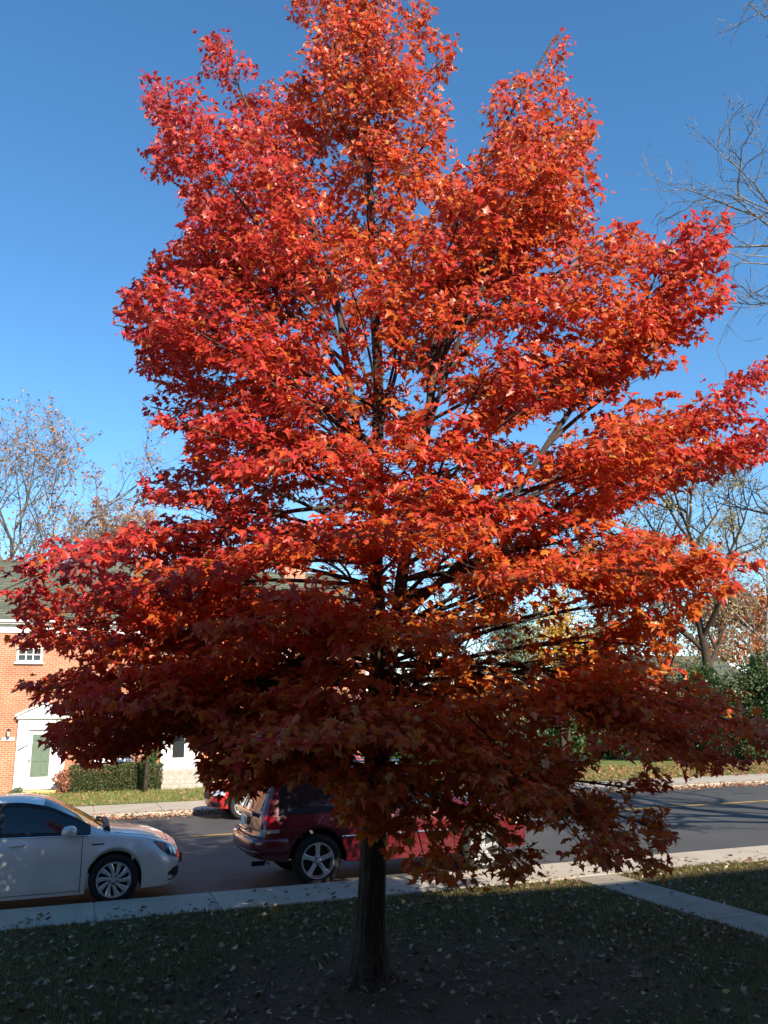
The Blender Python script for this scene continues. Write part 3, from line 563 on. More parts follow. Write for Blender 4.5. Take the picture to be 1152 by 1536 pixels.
def gable_house(name, label, x0, x1, yf, depth, eave, ridge, sgn, openings):
    """two storey brick house with a gable roof; sgn = side its front looks to"""
    h = tag(empty(name, (0, 0, 0)), label, 'house'); yb = yf - sgn * depth; ym = (yf + yb) / 2; t = .3
    # front wall as a grid of panels leaving the openings free
    xs = sorted({x0, x1, *[o[0] for o in openings], *[o[1] for o in openings]}); zs = sorted({-.3, eave, *[o[2] for o in openings], *[o[3] for o in openings]})
    b = MB(); yi = yf - sgn * t
    for i in range(len(xs) - 1):
        for j in range(len(zs) - 1):
            cx, cz = (xs[i] + xs[i + 1]) / 2, (zs[j] + zs[j + 1]) / 2
            if any(o[0] < cx < o[1] and o[2] < cz < o[3] for o in openings): continue
            b.add([(xs[i], yf, zs[j]), (xs[i + 1], yf, zs[j]), (xs[i + 1], yf, zs[j + 1]), (xs[i], yf, zs[j + 1])], [(0, 1, 2, 3)])
    for o in openings:                                   # reveals
        q = [(o[0], o[2]), (o[1], o[2]), (o[1], o[3]), (o[0], o[3])]
        for k in range(4):
            (ax, az), (bx, bz) = q[k], q[(k + 1) % 4]; b.add([(ax, yf, az), (bx, yf, bz), (bx, yi, bz), (ax, yi, az)], [(0, 1, 2, 3)])
    for x in (x0, x1): b.add([(x, yf, -.3), (x, yb, -.3), (x, yb, eave), (x, ym, ridge - .12), (x, yf, eave)], [(0, 1, 2, 3, 4)])
    b.add([(x0, yb, -.3), (x1, yb, -.3), (x1, yb, eave), (x0, yb, eave)], [(0, 1, 2, 3)])
    wall = recalc(b.build('wall', MT['brick'], h))
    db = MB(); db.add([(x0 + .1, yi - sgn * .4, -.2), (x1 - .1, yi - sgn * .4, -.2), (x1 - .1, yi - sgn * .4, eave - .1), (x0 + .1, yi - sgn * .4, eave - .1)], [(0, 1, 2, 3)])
    db.build('room_dark_sheet', mat('dark_room', (.03, .03, .03), .9), h)  # near-black sheet standing in for the darkness of unlit rooms
    r = MB(); ov = .28; sl = (ridge - eave) / (depth / 2); ez = eave - ov * sl + .17; th = .1
    for s in (1, -1):
        ye = ym + s * (depth / 2 + ov)
        r.add([(x0 - .2, ye, ez), (x1 + .2, ye, ez), (x1 + .2, ym, ridge + .17), (x0 - .2, ym, ridge + .17), (x0 - .2, ye, ez - th), (x1 + .2, ye, ez - th), (x1 + .2, ym, ridge + .17 - th), (x0 - .2, ym, ridge + .17 - th)],
              [(0, 1, 2, 3), (4, 7, 6, 5), (0, 4, 5, 1), (0, 3, 7, 4), (1, 5, 6, 2)])
    roof = recalc(r.build('roof', MT['shingle'], h))
    rc = MB(); rc.tube([(x0 - .2, ym, ridge + .17), (x1 + .2, ym, ridge + .17)], .07, 8); rc.build('ridge_cap', MT['shingle'], roof)
    c = MB(); e1, e2 = sorted((yf + sgn * .003, yf + sgn * .06)); c.box(x0 - .02, x1 + .02, e1, e2, eave - .46, eave - .16, bev=.01)
    e1, e2 = sorted((yf + sgn * .003, yf + sgn * .24)); c.box(x0 - .1, x1 + .1, e1, e2, eave - .158, eave - .02, bev=.015)
    e1, e2 = sorted((yf + sgn * .2, yf + sgn * .33)); c.box(x0 - .2, x1 + .2, e1, e2, eave - .10, eave - .005, bev=.03)
    c.build('cornice', MT['white'], h)
    return h, wall, roof
def entrance(h, x0, x1, zb, ztop, y, apex, doorx0, doorx1, doortop, mt, sgn=-1):
    d = lambda a, c: (y + a, y + c) if sgn > 0 else (y - c, y - a)
    s = MB()
    s.box(x0, doorx0 - .04, *d(.003, .14), zb, ztop, bev=.012); s.box(doorx1 + .04, x1, *d(.003, .14), zb, ztop, bev=.012)
    s.box(doorx0 - .04, doorx1 + .04, *d(.003, .135), doortop + .04, ztop - .002, bev=.008)
    for xx in (x0 + .06, x1 - .26): s.box(xx, xx + .2, *d(.141, .185), zb + .2, ztop - .14, bev=.012)
    s.box(x0 - .06, x1 + .06, *d(.003, .24), ztop + .001, ztop + .09, bev=.015)
    sur = s.build('door_surround', MT['white'], h)
    if apex:
        p = MB(); xm = (x0 + x1) / 2; p.prism([(x0 - .06, ztop + .093), (x1 + .06, ztop + .093), (xm, apex)], *d(.003, .16)); recalc(p.build('pediment', MT['white'], sur))
        p = MB()
        for sx in (-1, 1):
            xe = xm + sx * ((x1 - x0) / 2 + .12); p.prism([(xe, ztop + .093), (xm, apex + .02), (xm, apex + .10), (xe, ztop + .165)], *d(.004, .25))
        recalc(p.build('pediment_moulding', MT['white'], sur))
    g = MB()
    g.box(doorx0 - .035, doorx0 + .10, *d(-.02, .07), zb, doortop, bev=.008); g.box(doorx1 - .10, doorx1 + .035, *d(-.02, .07), zb, doortop, bev=.008)
    g.box(doorx0 + .1, doorx1 - .1, *d(-.02, .066), doortop - .12, doortop, bev=.008); g.box(doorx0 + .1, doorx1 - .1, *d(-.02, .066), zb, zb + .42, bev=.008)
    dr = g.build('door', MT['white'], h)
    g = MB(); a, c_, z0, z1 = doorx0 + .1, doorx1 - .1, zb + .42, doortop - .12
    g.box(a, c_, *d(-.015, .03), z0, z1)
    if mt == 'green_door':
        m_ = (a + c_) / 2
        for (p0, p1) in ((a + .07, m_ - .04), (m_ + .04, c_ - .07)):
            for (q0, q1) in ((z0 + .08, z0 + .46), (z0 + .54, z1 - .1)):
                g.box(p0, p1, *d(.031, .044), q0, q1, bev=.01)
    g.build('door_panel', MT[mt], dr)
    k = MB(); k.lathe([(.001, -.03), (.03, -.025), (.034, 0), (.012, .03), (.012, .05), (.001, .05)], 12, c=(doorx0 + .05, y + sgn * .10, zb + 1.0)); k.build('handle', MT['iron'], dr)
    return sur
OPN = [(-2.22, -1.42, 4.62, 5.12), (3.1, 3.9, 4.62, 5.12), (-6.6, -5.8, 4.62, 5.12), (7.4, 8.2, 4.62, 5.12),
       (.7, 1.95, 1.05, 2.62), (.7, 1.95, 3.55, 4.9), (-4.6, -3.3, 1.05, 2.62), (-9.2, -8.0, 1.05, 2.62), (6.2, 7.5, 1.25, 2.8), (9.2, 10.4, 1.25, 2.8), (-12.6, -11.4, 1.05, 2.62)]
OPN = [o for o in OPN if o != (.7, 1.95, 3.55, 4.9)]
house, hwall, hroof = gable_house('brick_house', 'long orange brick house with white cornice, across the road behind the hedge', HX0, HX1, HY, HD, HE + .5, HRZ, -1, OPN)
for o in OPN:
    small = o[3] > 4.5; window(house, 'window', o[0] - .04, o[1] + .04, o[2] - .03, o[3] + .03, HY, 3 if small else 3, 2 if small else 4)
entrance(house, -2.0, -.34, .1, 2.55, HY, 3.08, -1.58, -.76, 2.12, 'green_door')
entrance(house, 3.05, 4.5, .62, 2.95, HY, None, 3.38, 4.02, 2.72, 'storm')
b = MB()                                                   # wall lamp beside the green door
b.box(-2.34, -2.24, HY - .03, HY - .002, 2.02, 2.16); b.tube([(-2.29, HY - .03, 2.14), (-2.29, HY - .12, 2.22), (-2.29, HY - .16, 2.17)], .012, 6)
b.lathe([(.002, 2.24), (.03, 2.22), (.085, 2.15), (.075, 2.14)], 8, 'z', (-2.29, HY - .16, 0)); b.lathe([(.05, 1.93), (.055, 1.95), (.04, 1.95)], 8, 'z', (-2.29, HY - .16, 0))
for a in range(4): b.tube([(-2.29 + .07 * math.cos(a * 1.57), HY - .16 + .07 * math.sin(a * 1.57), 2.15), (-2.29 + .05 * math.cos(a * 1.57), HY - .16 + .05 * math.sin(a * 1.57), 1.95)], .006, 4)
wl = b.build('wall_lamp', MT['iron'], house); b = MB(); b.lathe([(.045, 1.955), (.062, 2.135)], 8, 'z', (-2.29, HY - .16, 0)); b.build('lamp_glass', MT['brass'], wl)
b = MB(); b.box(-2.50, -2.08, HY - .03, HY - .002, 1.80, 1.92, bev=.01); b.build('name_plate', MT['white'], house)
b = MB(); b.tube([(-1.92, HY - .19, 1.46), (-1.92, HY - .24, 1.48), (-1.62, HY - .24, 1.66), (-1.62, HY - .14, 1.66)], .016, 6); b.build('bracket_shadow_bar', MT['iron'], house)  # dark bar standing in for a bracket's shadow on the door surround
b = MB(); b.box(-1.75, -.1, HY - .75, HY - .145, -.05, .09, bev=.02); b.build('doorstep', MT['tan'], house)
st = MB()
for i in range(4): st.box(3.0 + .02 * i, 4.5 - .02 * i, HY - .145 - .3 * (4 - i), HY - .145 - .3 * (3 - i) - (.0 if i < 3 else 0), -.1, .155 * (i + 1), bev=.015)
st.build('steps', MT['stone'], house)
ch = MB(); ch.box(8.6, 9.6, HY + 3.7, HY + 4.6, 8.0, 10.2, bev=.01); ch.box(8.52, 9.68, HY + 3.62, HY + 4.68, 10.2, 10.34, bev=.02); ch.build('chimney', MT['brick'], hroof)

# the house behind the camera: its eave and ridge cast the shade that lies over the lawn and the foot of the maple
NO = [(-9, -7.7, .9, 2.4), (-5, -3.7, .9, 2.4), (2.4, 3.7, 1.0, 2.5), (9, 10.3, .9, 2.4), (13, 14.3, .9, 2.4), (-9, -7.7, 4.4, 5.9), (-5, -3.7, 4.4, 5.9), (2.4, 3.7, 4.4, 5.9), (9, 10.3, 4.4, 5.9), (13, 14.3, 4.4, 5.9)]
near, _, _ = gable_house('brick_house', 'brick house at the near edge of the lawn, its long shadow across the grass', -16, 19, -.9, 9.0, 7.0, 9.7, 1, NO)
for o in NO: window(near, 'window', o[0] - .04, o[1] + .04, o[2] - .03, o[3] + .03, -.9, 3, 4, 1)
entrance(near, 6.3, 8.4, .0, 2.6, -.9, 3.1, 6.9, 7.9, 2.15, 'green_door', 1)
# cross gable added to this unseen house to shade the lower left crown
b = MB(); gx, gw, ge, gp = 1.0, 2.9, 6.95, 8.55
b.add([(gx - gw, -.86, ge - .3), (gx + gw, -.86, ge - .3), (gx + gw, -.86, ge), (gx, -.86, gp), (gx - gw, -.86, ge)], [(0, 1, 2, 3, 4)]); b.build('shade_gable_wall', MT['brick'], near)
b = MB()
for sx in (-1, 1):
    xe = gx + sx * (gw + .35); ze = ge - .35 * (gp - ge) / gw
    b.add([(xe, -.6, ze + .1), (gx, -.6, gp + .1), (gx, -5.4, gp + .1), (xe, -5.4, ze + .1), (xe, -.6, ze), (gx, -.6, gp), (gx, -5.4, gp), (xe, -5.4, ze)], [(0, 1, 2, 3), (4, 7, 6, 5), (0, 4, 5, 1), (0, 3, 7, 4)])
recalc(b.build('shade_gable_roof', MT['shingle'], near))
# ------------------------------------------------------------------ cars
def pchip(tab, key):
    X = np.array([t[0] for t in tab], float); Y = np.array([t[key] for t in tab], float); h = np.diff(X); d = np.diff(Y) / h; m = np.zeros(len(X))
    for i in range(1, len(X) - 1):
        if d[i - 1] * d[i] > 0: w1, w2 = 2 * h[i] + h[i - 1], h[i] + 2 * h[i - 1]; m[i] = (w1 + w2) / (w1 / d[i - 1] + w2 / d[i])
    m[0], m[-1] = d[0], d[-1]
    def f(x):
        i = int(np.clip(np.searchsorted(X, x) - 1, 0, len(X) - 2)); t = (x - X[i]) / h[i]; t = min(1, max(0, t))
        return (1 + 2 * t) * (1 - t) ** 2 * Y[i] + t * (1 - t) ** 2 * h[i] * m[i] + t * t * (3 - 2 * t) * Y[i + 1] + t * t * (t - 1) * h[i] * m[i + 1]
    return f
class Body:
    """lofted car body: side rows run sill -> waist -> belt -> roof rail -> roof centre"""
    SUB = [1, 2, 5, 5, 7, 3, 4]                            # subdivisions between the eight control rows
    def __init__(s, spec):
        s.p = spec; T = spec['tab']; s.zs, s.zr, s.zt, s.ws, s.wr, s.w = [pchip(T, i) for i in range(1, 7)]
        s.x0, s.x1 = T[0][0], T[-1][0]; s.zb = pchip(spec['sill'], 1)
        s.rows = [0]
        for k in s.SUB: s.rows.append(s.rows[-1] + k)
    def nose(s, X):
        v = 1.0
        for xa, xe in ((s.p['nf'], s.x1), (s.p['nr'], s.x0)):
            t = (X - xa) / (xe - xa)
            if t > 0: v *= max(0.0, 1 - t ** s.p.get('np', 3.0)) ** .5
        return v
    def section(s, X):
        p = s.p; zb = s.zb(X); z0 = zb; inner = 0
        for xw in p['axles']:
            dx = X - xw
            if abs(dx) < p['Ra']: zb = max(zb, p['zc'] + math.sqrt(p['Ra'] ** 2 - dx * dx)); inner = 1
        zs, zr, zt, ws, wr, w = s.zs(X), s.zr(X), s.zt(X), s.ws(X), s.wr(X), s.w(X); n = s.nose(X)
        ws, wr, w = ws * n, wr * n, w * n
        z2 = max(z0 + .36 * (zs - z0), zb + .035); z3 = max(z0 + .72 * (zs - z0), z2 + .035); yin = (.48 if inner else w - .13) if n > .6 else w * .8
        C = [(min(yin, w), zb), (w - .035 * n, zb), (w, z2), (w * .995 + p['crease'] * n, z3), (ws, zs), (wr, zr), (wr * .55, zr + (zt - zr) * .72), (0, zt)]
        C = [Vector((a, b)) for a, b in C]; out = [C[0]]
        def cr(a, b, c, d, t): return 0.5 * ((2 * b) + (c - a) * t + (2 * a - 5 * b + 4 * c - d) * t * t + (3 * b - a - 3 * c + d) * t ** 3)
        def seq(ids, i, k):
            a = C[ids[i - 1]] if i > 0 else C[ids[0]] * 2 - C[ids[1]]; d = C[ids[i + 2]] if i + 2 < len(ids) else C[ids[-1]] * 2 - C[ids[-2]]
            return [cr(a, C[ids[i]], C[ids[i + 1]], d, (j + 1) / k) for j in range(k)]
        out += [C[0].lerp(C[1], (j + 1) / s.SUB[0]) for j in range(s.SUB[0])]
        for i in range(3): out += seq([1, 2, 3, 4], i, s.SUB[1 + i])
        bul = p.get('bulge', .02) * n
        for j in range(s.SUB[4]):
            t = (j + 1) / s.SUB[4]; q = C[4].lerp(C[5], t); q.x += bul * math.sin(math.pi * t); out.append(q)
        for i in range(2): out += seq([5, 6, 7], i, s.SUB[5 + i])
        out[-1].x = 0
        return out
    def xoff(s, X, z):
        """front and rear fascia lean: rows pulled in by height"""
        p = s.p; o = 0
        t = (X - p['nf'] + .35) / (s.x1 - p['nf'] + .35)
        if t > 0: o -= np.interp(z, *p['leanf']) * t * t
        t = (X - p['nr'] - .35) / (s.x0 - p['nr'] - .35)
        if t > 0: o += np.interp(z, *p['leanr']) * t * t
        return o
    def S(s, X, v, side=-1):
        """point for fractional row v"""
        c = s.section(X); i = min(int(v), len(c) - 2); q = c[i].lerp(c[i + 1], v - i)
        return Vector((X + s.xoff(X, q.y), side * q.x, q.y))
    def vz(s, X, z):
        c = s.section(X)
        for i in range(s.rows[1], s.rows[5]):
            if c[i].y <= z <= c[i + 1].y + 1e-6: return i + (z - c[i].y) / max(1e-6, c[i + 1].y - c[i].y)
        return s.rows[1] if z < c[s.rows[1]].y else s.rows[5]
    def normal(s, X, v, side):
        a = s.S(X - .004, v, side); b = s.S(X + .004, v, side); c = s.S(X, max(0, v - .15), side); d = s.S(X, v + .15, side)
        n = (b - a).cross(d - c) * (1 if side < 0 else -1); return n.normalized() if n.length > 1e-12 else Vector((1, 0, 0))
    def patch(s, mb, Xs, zlo, zhi, off=.004, side=-1, mi=0, nz=5):
        vs = []; nx = len(Xs)
        for X in Xs:
            a, b = zlo(X), zhi(X)
            for j in range(nz + 1):
                z = a + (b - a) * j / nz; v = s.vz(X, z); vs.append(s.S(X, v, side) + s.normal(X, v, side) * off)
        fs = [(i * (nz + 1) + j, (i + 1) * (nz + 1) + j, (i + 1) * (nz + 1) + j + 1, i * (nz + 1) + j + 1) for i in range(nx - 1) for j in range(nz)]
        if side > 0: fs = [f[::-1] for f in fs]
        mb.add(vs, fs, mi)
    def noseX(s, n0, n1, k, rear=False):
        """nominal X values where the plan width falls from n0 to n1 of full"""
        xa, xe = (s.p['nr'], s.x0) if rear else (s.p['nf'], s.x1); P = s.p.get('np', 3.0)
        return [xa + (xe - xa) * (1 - (n0 + (n1 - n0) * i / (k - 1)) ** 2) ** (1 / P) for i in range(k)]
def build_car(name, label, spec, loc, rz, paintmat):
    root = tag(empty(name, loc, rz), label, spec.get('cat', 'car'), None)
    B = Body(spec); p = spec
    base = list(np.arange(B.x0 + .35, B.x1 - .35, .05))
    for xw in p['axles']: base = [x for x in base if abs(x - xw) > p['Ra'] + .02]; base += [xw + p['Ra'] * math.cos(a) for a in np.linspace(0, math.pi, 25)] + [xw - p['Ra'] - .004, xw + p['Ra'] + .004]
    base += B.noseX(.995, .0, 26) + B.noseX(.995, .0, 26, True)
    for d in p['doors']: base += [d[0], d[1]]
    for wd in p['glass']: base += [wd[0], wd[1]]
    base += list(p['wind']) + list(p['back']) + list(p['hood'])
    X = sorted(set(round(x, 4) for x in base)); X = [X[0]] + [b for a, b in zip(X, X[1:]) if b - a > 1e-4]
    sec = [[Vector((x + B.xoff(x, q.y), q.x, q.y)) for q in B.section(x)] for x in X]; nv = len(sec[0]); R = B.rows
    parts = {}
    def cls(xm, j, xa, xb):
        def inn(r): return r[0] - 1e-6 <= xa and xb <= r[1] + 1e-6
        if j < R[1]: return 'underbody'
        if R[4] <= j < R[5]:
            jj = (j - R[4]); k = B.SUB[4]
            if p.get('rearglass') and xb < p['rearglass'] and 1 <= jj < k - 1: return 'rear_window'
            for gi, g in enumerate(p['glass']):
                if inn(g): return ('side_window%d' % gi) if 1 <= jj < k - 1 else 'window_trim'
            for g in p['pillars']:
                if inn(g) and jj < k: return 'window_trim'
        if j >= R[5] - (0 if True else 0):
            if j >= R[5] and inn(p['wind']): return 'windshield'
            if j >= R[5] and inn(p['back']): return 'rear_window'
            if j >= R[5] and inn(p['hood']): return 'hood'
        if R[1] <= j < R[4]:
            for di, d in enumerate(p['doors']):
                if inn(d): return 'door%d' % di
        return 'body'
    for i in range(len(X) - 1):
        for j in range(nv - 1):
            c = cls((X[i] + X[i + 1]) / 2, j, X[i], X[i + 1])
            for side in (-1, 1):
                key = (c, side) if c.startswith(('door', 'side_window')) else (c, 0)
                fl = parts.setdefault(key, []); q = [(i, j), (i + 1, j), (i + 1, j + 1), (i, j + 1)]
                fl.append([(a, b, side) for a, b in (q if side < 0 else q[::-1])])
    for i in range(len(X) - 1):                            # floor between the two inner sills
        parts.setdefault(('underbody', 0), []).append([(i, 0, -1), (i, 0, 1), (i + 1, 0, 1), (i + 1, 0, -1)])
    mats = {'body': paintmat, 'hood': paintmat, 'underbody': MT['gap'], 'windshield': MT['carglass'], 'rear_window': MT['carglass'], 'window_trim': MT['blacktrim']}
    objs = {}
    for (c, side), fl in parts.items():
        idx = {}; vs = []; fs = []
        for f in fl:
            g = []
            for (i, j, sd) in f:
                k = (i, j, sd if j < nv - 1 else 0)
                if k not in idx: P = sec[i][j]; idx[k] = len(vs); vs.append((P.x, P.y * sd, P.z))
                if idx[k] not in g: g.append(idx[k])
            if len(g) > 2: fs.append(tuple(g))
        mb = MB(); mb.add(vs, fs); nm = c.rstrip('0123456789')
        m = mats.get(c) or (paintmat if nm == 'door' else MT['carglass'])
        objs[(c, side)] = mb.build(nm, m, root, smooth=(nm != 'underbody'))
    # panel gaps and handles
    body = objs[('body', 0)]
    def vline(mb, x, z0v, z1v, side, r=.0045):
        mb.tube([B.S(x, z0v + (z1v - z0v) * t / 14, side) for t in range(15)], r, 5)
    for side in (-1, 1):
        for di, d in enumerate(p['doors']):
            dob = objs[('door%d' % di, side)]; g = MB()
            for x in d: vline(g, x, R[1] + .1, R[4], side)
            g.tube([B.S(d[0] + (d[1] - d[0]) * t / 12, R[1] + .35, side) for t in range(13)], .004, 5)
            g.build('door_gap', MT['gap'], dob)
            hx = d[0] + .16; hz = B.zs(hx) - .085; hv = B.vz(hx, hz); hb = MB()
            pts = [B.S(hx + dx, hv, side) + Vector((0, side * o, 0)) for dx, o in ((0, .0), (.02, .035), (.10, .04), (.17, .035), (.19, 0))]
            hb.tube(pts, [.009, .014, .015, .014, .009], 8); hb.build('handle', p.get('handlemat') or paintmat, dob, smooth=True)
    hg = MB()
    for side in (-1, 1): hg.tube([B.S(p['hood'][0] + (p['hood'][1] - p['hood'][0]) * t / 14, R[5] - .02, side) for t in range(15)], .0045, 5)
    hg.tube([B.S(p['hood'][1], R[5] + (nv - 1 - R[5]) * t / 8, -1) for t in range(9)] + [B.S(p['hood'][1], nv - 1 - (nv - 1 - R[5]) * t / 8, 1) for t in range(1, 9)], .0045, 5)
    hg.build('hood_gap', MT['gap'], objs[('hood', 0)])
    tr = MB()                                              # arch lips and belt strip
    for side in (-1, 1):
        tr.tube([B.S(x, R[4] + .06, side) + Vector((0, side * .003, 0)) for x in np.linspace(p['glass'][-1][0] - .02, p['glass'][0][1], 40)], .009, 6)
    tr.build('belt_strip', p.get('beltmat', MT['blacktrim']), root, smooth=True)
    # wheels
    for xw in p['axles']:
        for side in (-1, 1): wheel(root, xw, side, p)
    for side in (-1, 1):                                   # door mirrors
        mx, mz = p['mirror']; pt = B.S(mx, B.vz(mx, mz), side); m_ = MB(); rings = []
        c0 = pt + Vector((0, side * .15, .06)); prof = [(-.10, .35), (-.06, .85), (0, 1.0), (.05, .92), (.085, .6), (.10, .2)]
        for ox, sc in prof:
            for a in range(12):
                an = a * math.pi / 6; ca, sa = math.cos(an), math.sin(an)
                rings.append((c0.x + ox, c0.y + .115 * sc * math.copysign(abs(ca) ** .7, ca), c0.z + .075 * sc * math.copysign(abs(sa) ** .7, sa)))
        m_.add(rings, [(i * 12 + j, (i + 1) * 12 + j, (i + 1) * 12 + (j + 1) % 12, i * 12 + (j + 1) % 12) for i in range(5) for j in range(12)] + [tuple(range(12)), tuple(range(71, 59, -1))])
        m_.tube([pt - Vector((0, side * .02, 0)), c0 - Vector((0, side * .06, .03))], [.03, .025], 8)
        recalc(m_.build('mirror', paintmat, root, smooth=True))
    return root, B, objs
def wheel(root, xw, side, p):
    we = empty('wheel', (xw, side * (p['w'] - .115), p['zc'])); we.parent = root
    Rt, Rr, hw = p['Rt'], p['Rr'], .108; o = side            # outside direction
    t = MB(); t.lathe([(Rr, -hw * .8), (Rr + .02, -hw), (Rt - .035, -hw), (Rt - .006, -hw * .78), (Rt, -hw * .4), (Rt, hw * .4), (Rt - .006, hw * .78), (Rt - .035, hw), (Rr + .02, hw), (Rr, hw * .8)], 44, closed=True)
    recalc(t.build('tyre', MT['tyre'], we, smooth=True))
    r = MB(); f = o * hw
    r.lathe([(Rr + .004, f * .86), (Rr, f * .97), (Rr - .018, f * .95), (Rr - .03, f * .6), (Rr - .035, -f * .9)], 44)
    n = p['spokes']; W = p['spokew']
    for i in range(n):
        a0 = 2 * math.pi * i / n + p.get('spoke0', .3); tw = p.get('twist', 0)
        def P(rad, off, d): a = a0 + tw * (rad / Rr); return (rad * math.cos(a) - off * math.sin(a), d, rad * math.sin(a) + off * math.cos(a))
        rs = [.045, Rr * .4, Rr * .7, Rr - .012]; ww = W; ds = [.70, .78, .84, .90]; vs = []
        for rad, w_, d in zip(rs, ww, ds): vs += [P(rad, w_, f * (d - .06)), P(rad, w_ * .72, f * d), P(rad, -w_ * .72, f * d), P(rad, -w_, f * (d - .06)), P(rad, -w_, f * (d - .3)), P(rad, w_, f * (d - .3))]
        r.add(vs, [(k * 6 + j, k * 6 + (j + 1) % 6, k * 6 + 6 + (j + 1) % 6, k * 6 + 6 + j) for k in range(3) for j in range(6)])
    r.lathe([(.0005, f * .86), (.03, f * .85), (.06, f * .78), (.072, f * .6), (.072, f * .2)], 24)
    d = MB(); d.lathe([(.0005, f * .22), (Rr - .05, f * .2), (Rr - .034, f * .1)], 32); d.build('brake_disc', MT['blacktrim'], we)
    for k in range(5):
        a = 2 * math.pi * (k + .5) / 5 + p.get('spoke0', .3); r.lathe([(.0005, f * .875), (.011, f * .87), (.013, f * .7)], 8, c=(.05 * math.cos(a), 0, .05 * math.sin(a)), mi=1)
    recalc(r.build('rim', [p.get('rimmat', MT['alloy']), MT['blacktrim']], we))
# --- saloon ---
#            x      zs    zr    zt    ws    wr    w
SED = dict(tab=[(-2.44, .80, .83, .85, .84, .76, .90), (-2.25, .93, .98, 1.03, .86, .74, .905), (-1.80, .95, 1.04, 1.10, .865, .68, .92), (-1.45, .95, 1.16, 1.22, .87, .645, .925), (-.95, .95, 1.335, 1.39, .872, .60, .925), (-.45, .95, 1.385, 1.455, .873, .59, .925), (.05, .945, 1.385, 1.465, .873, .59, .925), (.42, .94, 1.335, 1.42, .872, .605, .925),
                (.85, .93, 1.165, 1.225, .868, .655, .925), (1.22, .915, .985, 1.025, .858, .715, .922), (1.42, .90, .935, .985, .85, .735, .92), (1.85, .835, .868, .92, .81, .69, .91), (2.15, .765, .79, .845, .75, .62, .90), (2.33, .69, .71, .765, .70, .56, .89), (2.40, .655, .67, .71, .68, .53, .88)],
           sill=[(-2.44, .30), (-2.1, .24), (-1.6, .19), (0, .175), (1.0, .18), (1.9, .20), (2.40, .22)], axles=(-1.36, 1.42), Ra=.375, zc=.335, Rt=.335, Rr=.232, w=.925, crease=.006, nf=1.95, nr=-2.05, np=2.6,
           leanf=([.2, .32, .5, .62, .72, .85], [.05, .0, .0, .05, .10, .16]), leanr=([.2, .4, .6, .85, 1.0], [.06, .0, .02, .05, .1]),
           doors=[(-.12, .98), (-1.12, -.13)], glass=[(-.06, 1.08), (-1.0, -.14), (-1.42, -1.06)], pillars=[(-.14, -.06), (-1.06, -1.0)], wind=(.44, 1.24), back=(-1.75, -.98), hood=(1.40, 2.24), mirror=(.80, .95),
           spokes=10, spokew=[.016, .021, .028, .036], twist=.35, handlemat=MT['silver'], beltmat=MT['chrome'])
sed, SB, so_ = build_car('parked_car', 'silver white saloon with ten spoke alloy wheels, parked by the near kerb', SED, (-.80, 13.80, ROADZ), 0, MT['silver'])
for side in (-1, 1):
    b = MB(); Xs = list(np.linspace(1.97, 2.05, 4)) + SB.noseX(.985, .50, 16); xs0, xs1 = Xs[0], Xs[-1]
    top = lambda X: SB.zs(X) - .012; lo = lambda X: SB.zs(X) - .012 - .155 * min(1, ((X - xs0) / .22 + .02)) ** .8
    SB.patch(b, Xs, lo, top, .006, side); hl = b.build('headlight', MT['lampglass'], sed, smooth=True)
    b = MB(); Xa = [x for x in Xs if x < 2.16]; SB.patch(b, Xa, lambda X: lo(X) + .012, lambda X: top(X) - .02, .009, side); b.build('indicator', MT['amber'], hl, smooth=True)
    for n0, n1 in ((.88, .82), (.76, .70), (.64, .60)):
        b = MB(); Xb = SB.noseX(n0, n1, 4); SB.patch(b, Xb, lambda X: top(X) - .115, lambda X: top(X) - .045, .010, side); b.build('lamp', MT['lens'], hl, smooth=True)
    b = MB(); Xb = SB.noseX(.93, .60, 10); SB.patch(b, Xb, lambda X: .29 + .04 * (X < Xb[3]), lambda X: .42 - .05 * (1 - min(1, (X - Xb[0]) / .08)), .006, side); b.build('air_intake', MT['blacktrim'], sed, smooth=True)
    b = MB(); SB.patch(b, SB.noseX(.93, .60, 10), lambda X: .262, lambda X: .282, .012, side); b.build('bumper_strip', MT['chrome'], sed, smooth=True)
    b = MB(); SB.patch(b, np.linspace(1.10, 1.27, 5), lambda X: .80, lambda X: .816, .006, side); b.build('badge', MT['blacktrim'], sed)
    b = MB(); SB.patch(b, np.linspace(-2.3, -2.05, 6), lambda X: .70, lambda X: .86, .006, side); b.build('tail_light', MT['redlens'], sed, smooth=True)
    wb = MB(); wp = [Vector((1.30, side * .55, 1.0)), Vector((1.26, side * .35, 1.035)), Vector((1.17, side * .1, 1.075))]; wb.tube(wp, .012, 5); wb.build('wiper', MT['blacktrim'], sed)
b = MB()
for side in (-1, 1): SB.patch(b, SB.noseX(.56, .02, 10), lambda X: .44, lambda X: .60, .006, side)
b.build('grille', MT['blacktrim'], sed, smooth=True)
b = MB(); b.tube([SB.S(1.30, SB.rows[5] + (len(SB.section(1.3)) - 1 - SB.rows[5]) * t / 8, -1) + Vector((0, 0, .004)) for t in range(9)] + [SB.S(1.30, len(SB.section(1.3)) - 1 - (len(SB.section(1.3)) - 1 - SB.rows[5]) * t / 8, 1) + Vector((0, 0, .004)) for t in range(1, 9)], .05, 6)
b.build('cowl', MT['blacktrim'], sed, smooth=True)
b = MB(); b.box(2.385, 2.42, -.17, .17, .40, .53, bev=.006); b.build('number_plate', MT['blacktrim'], sed)
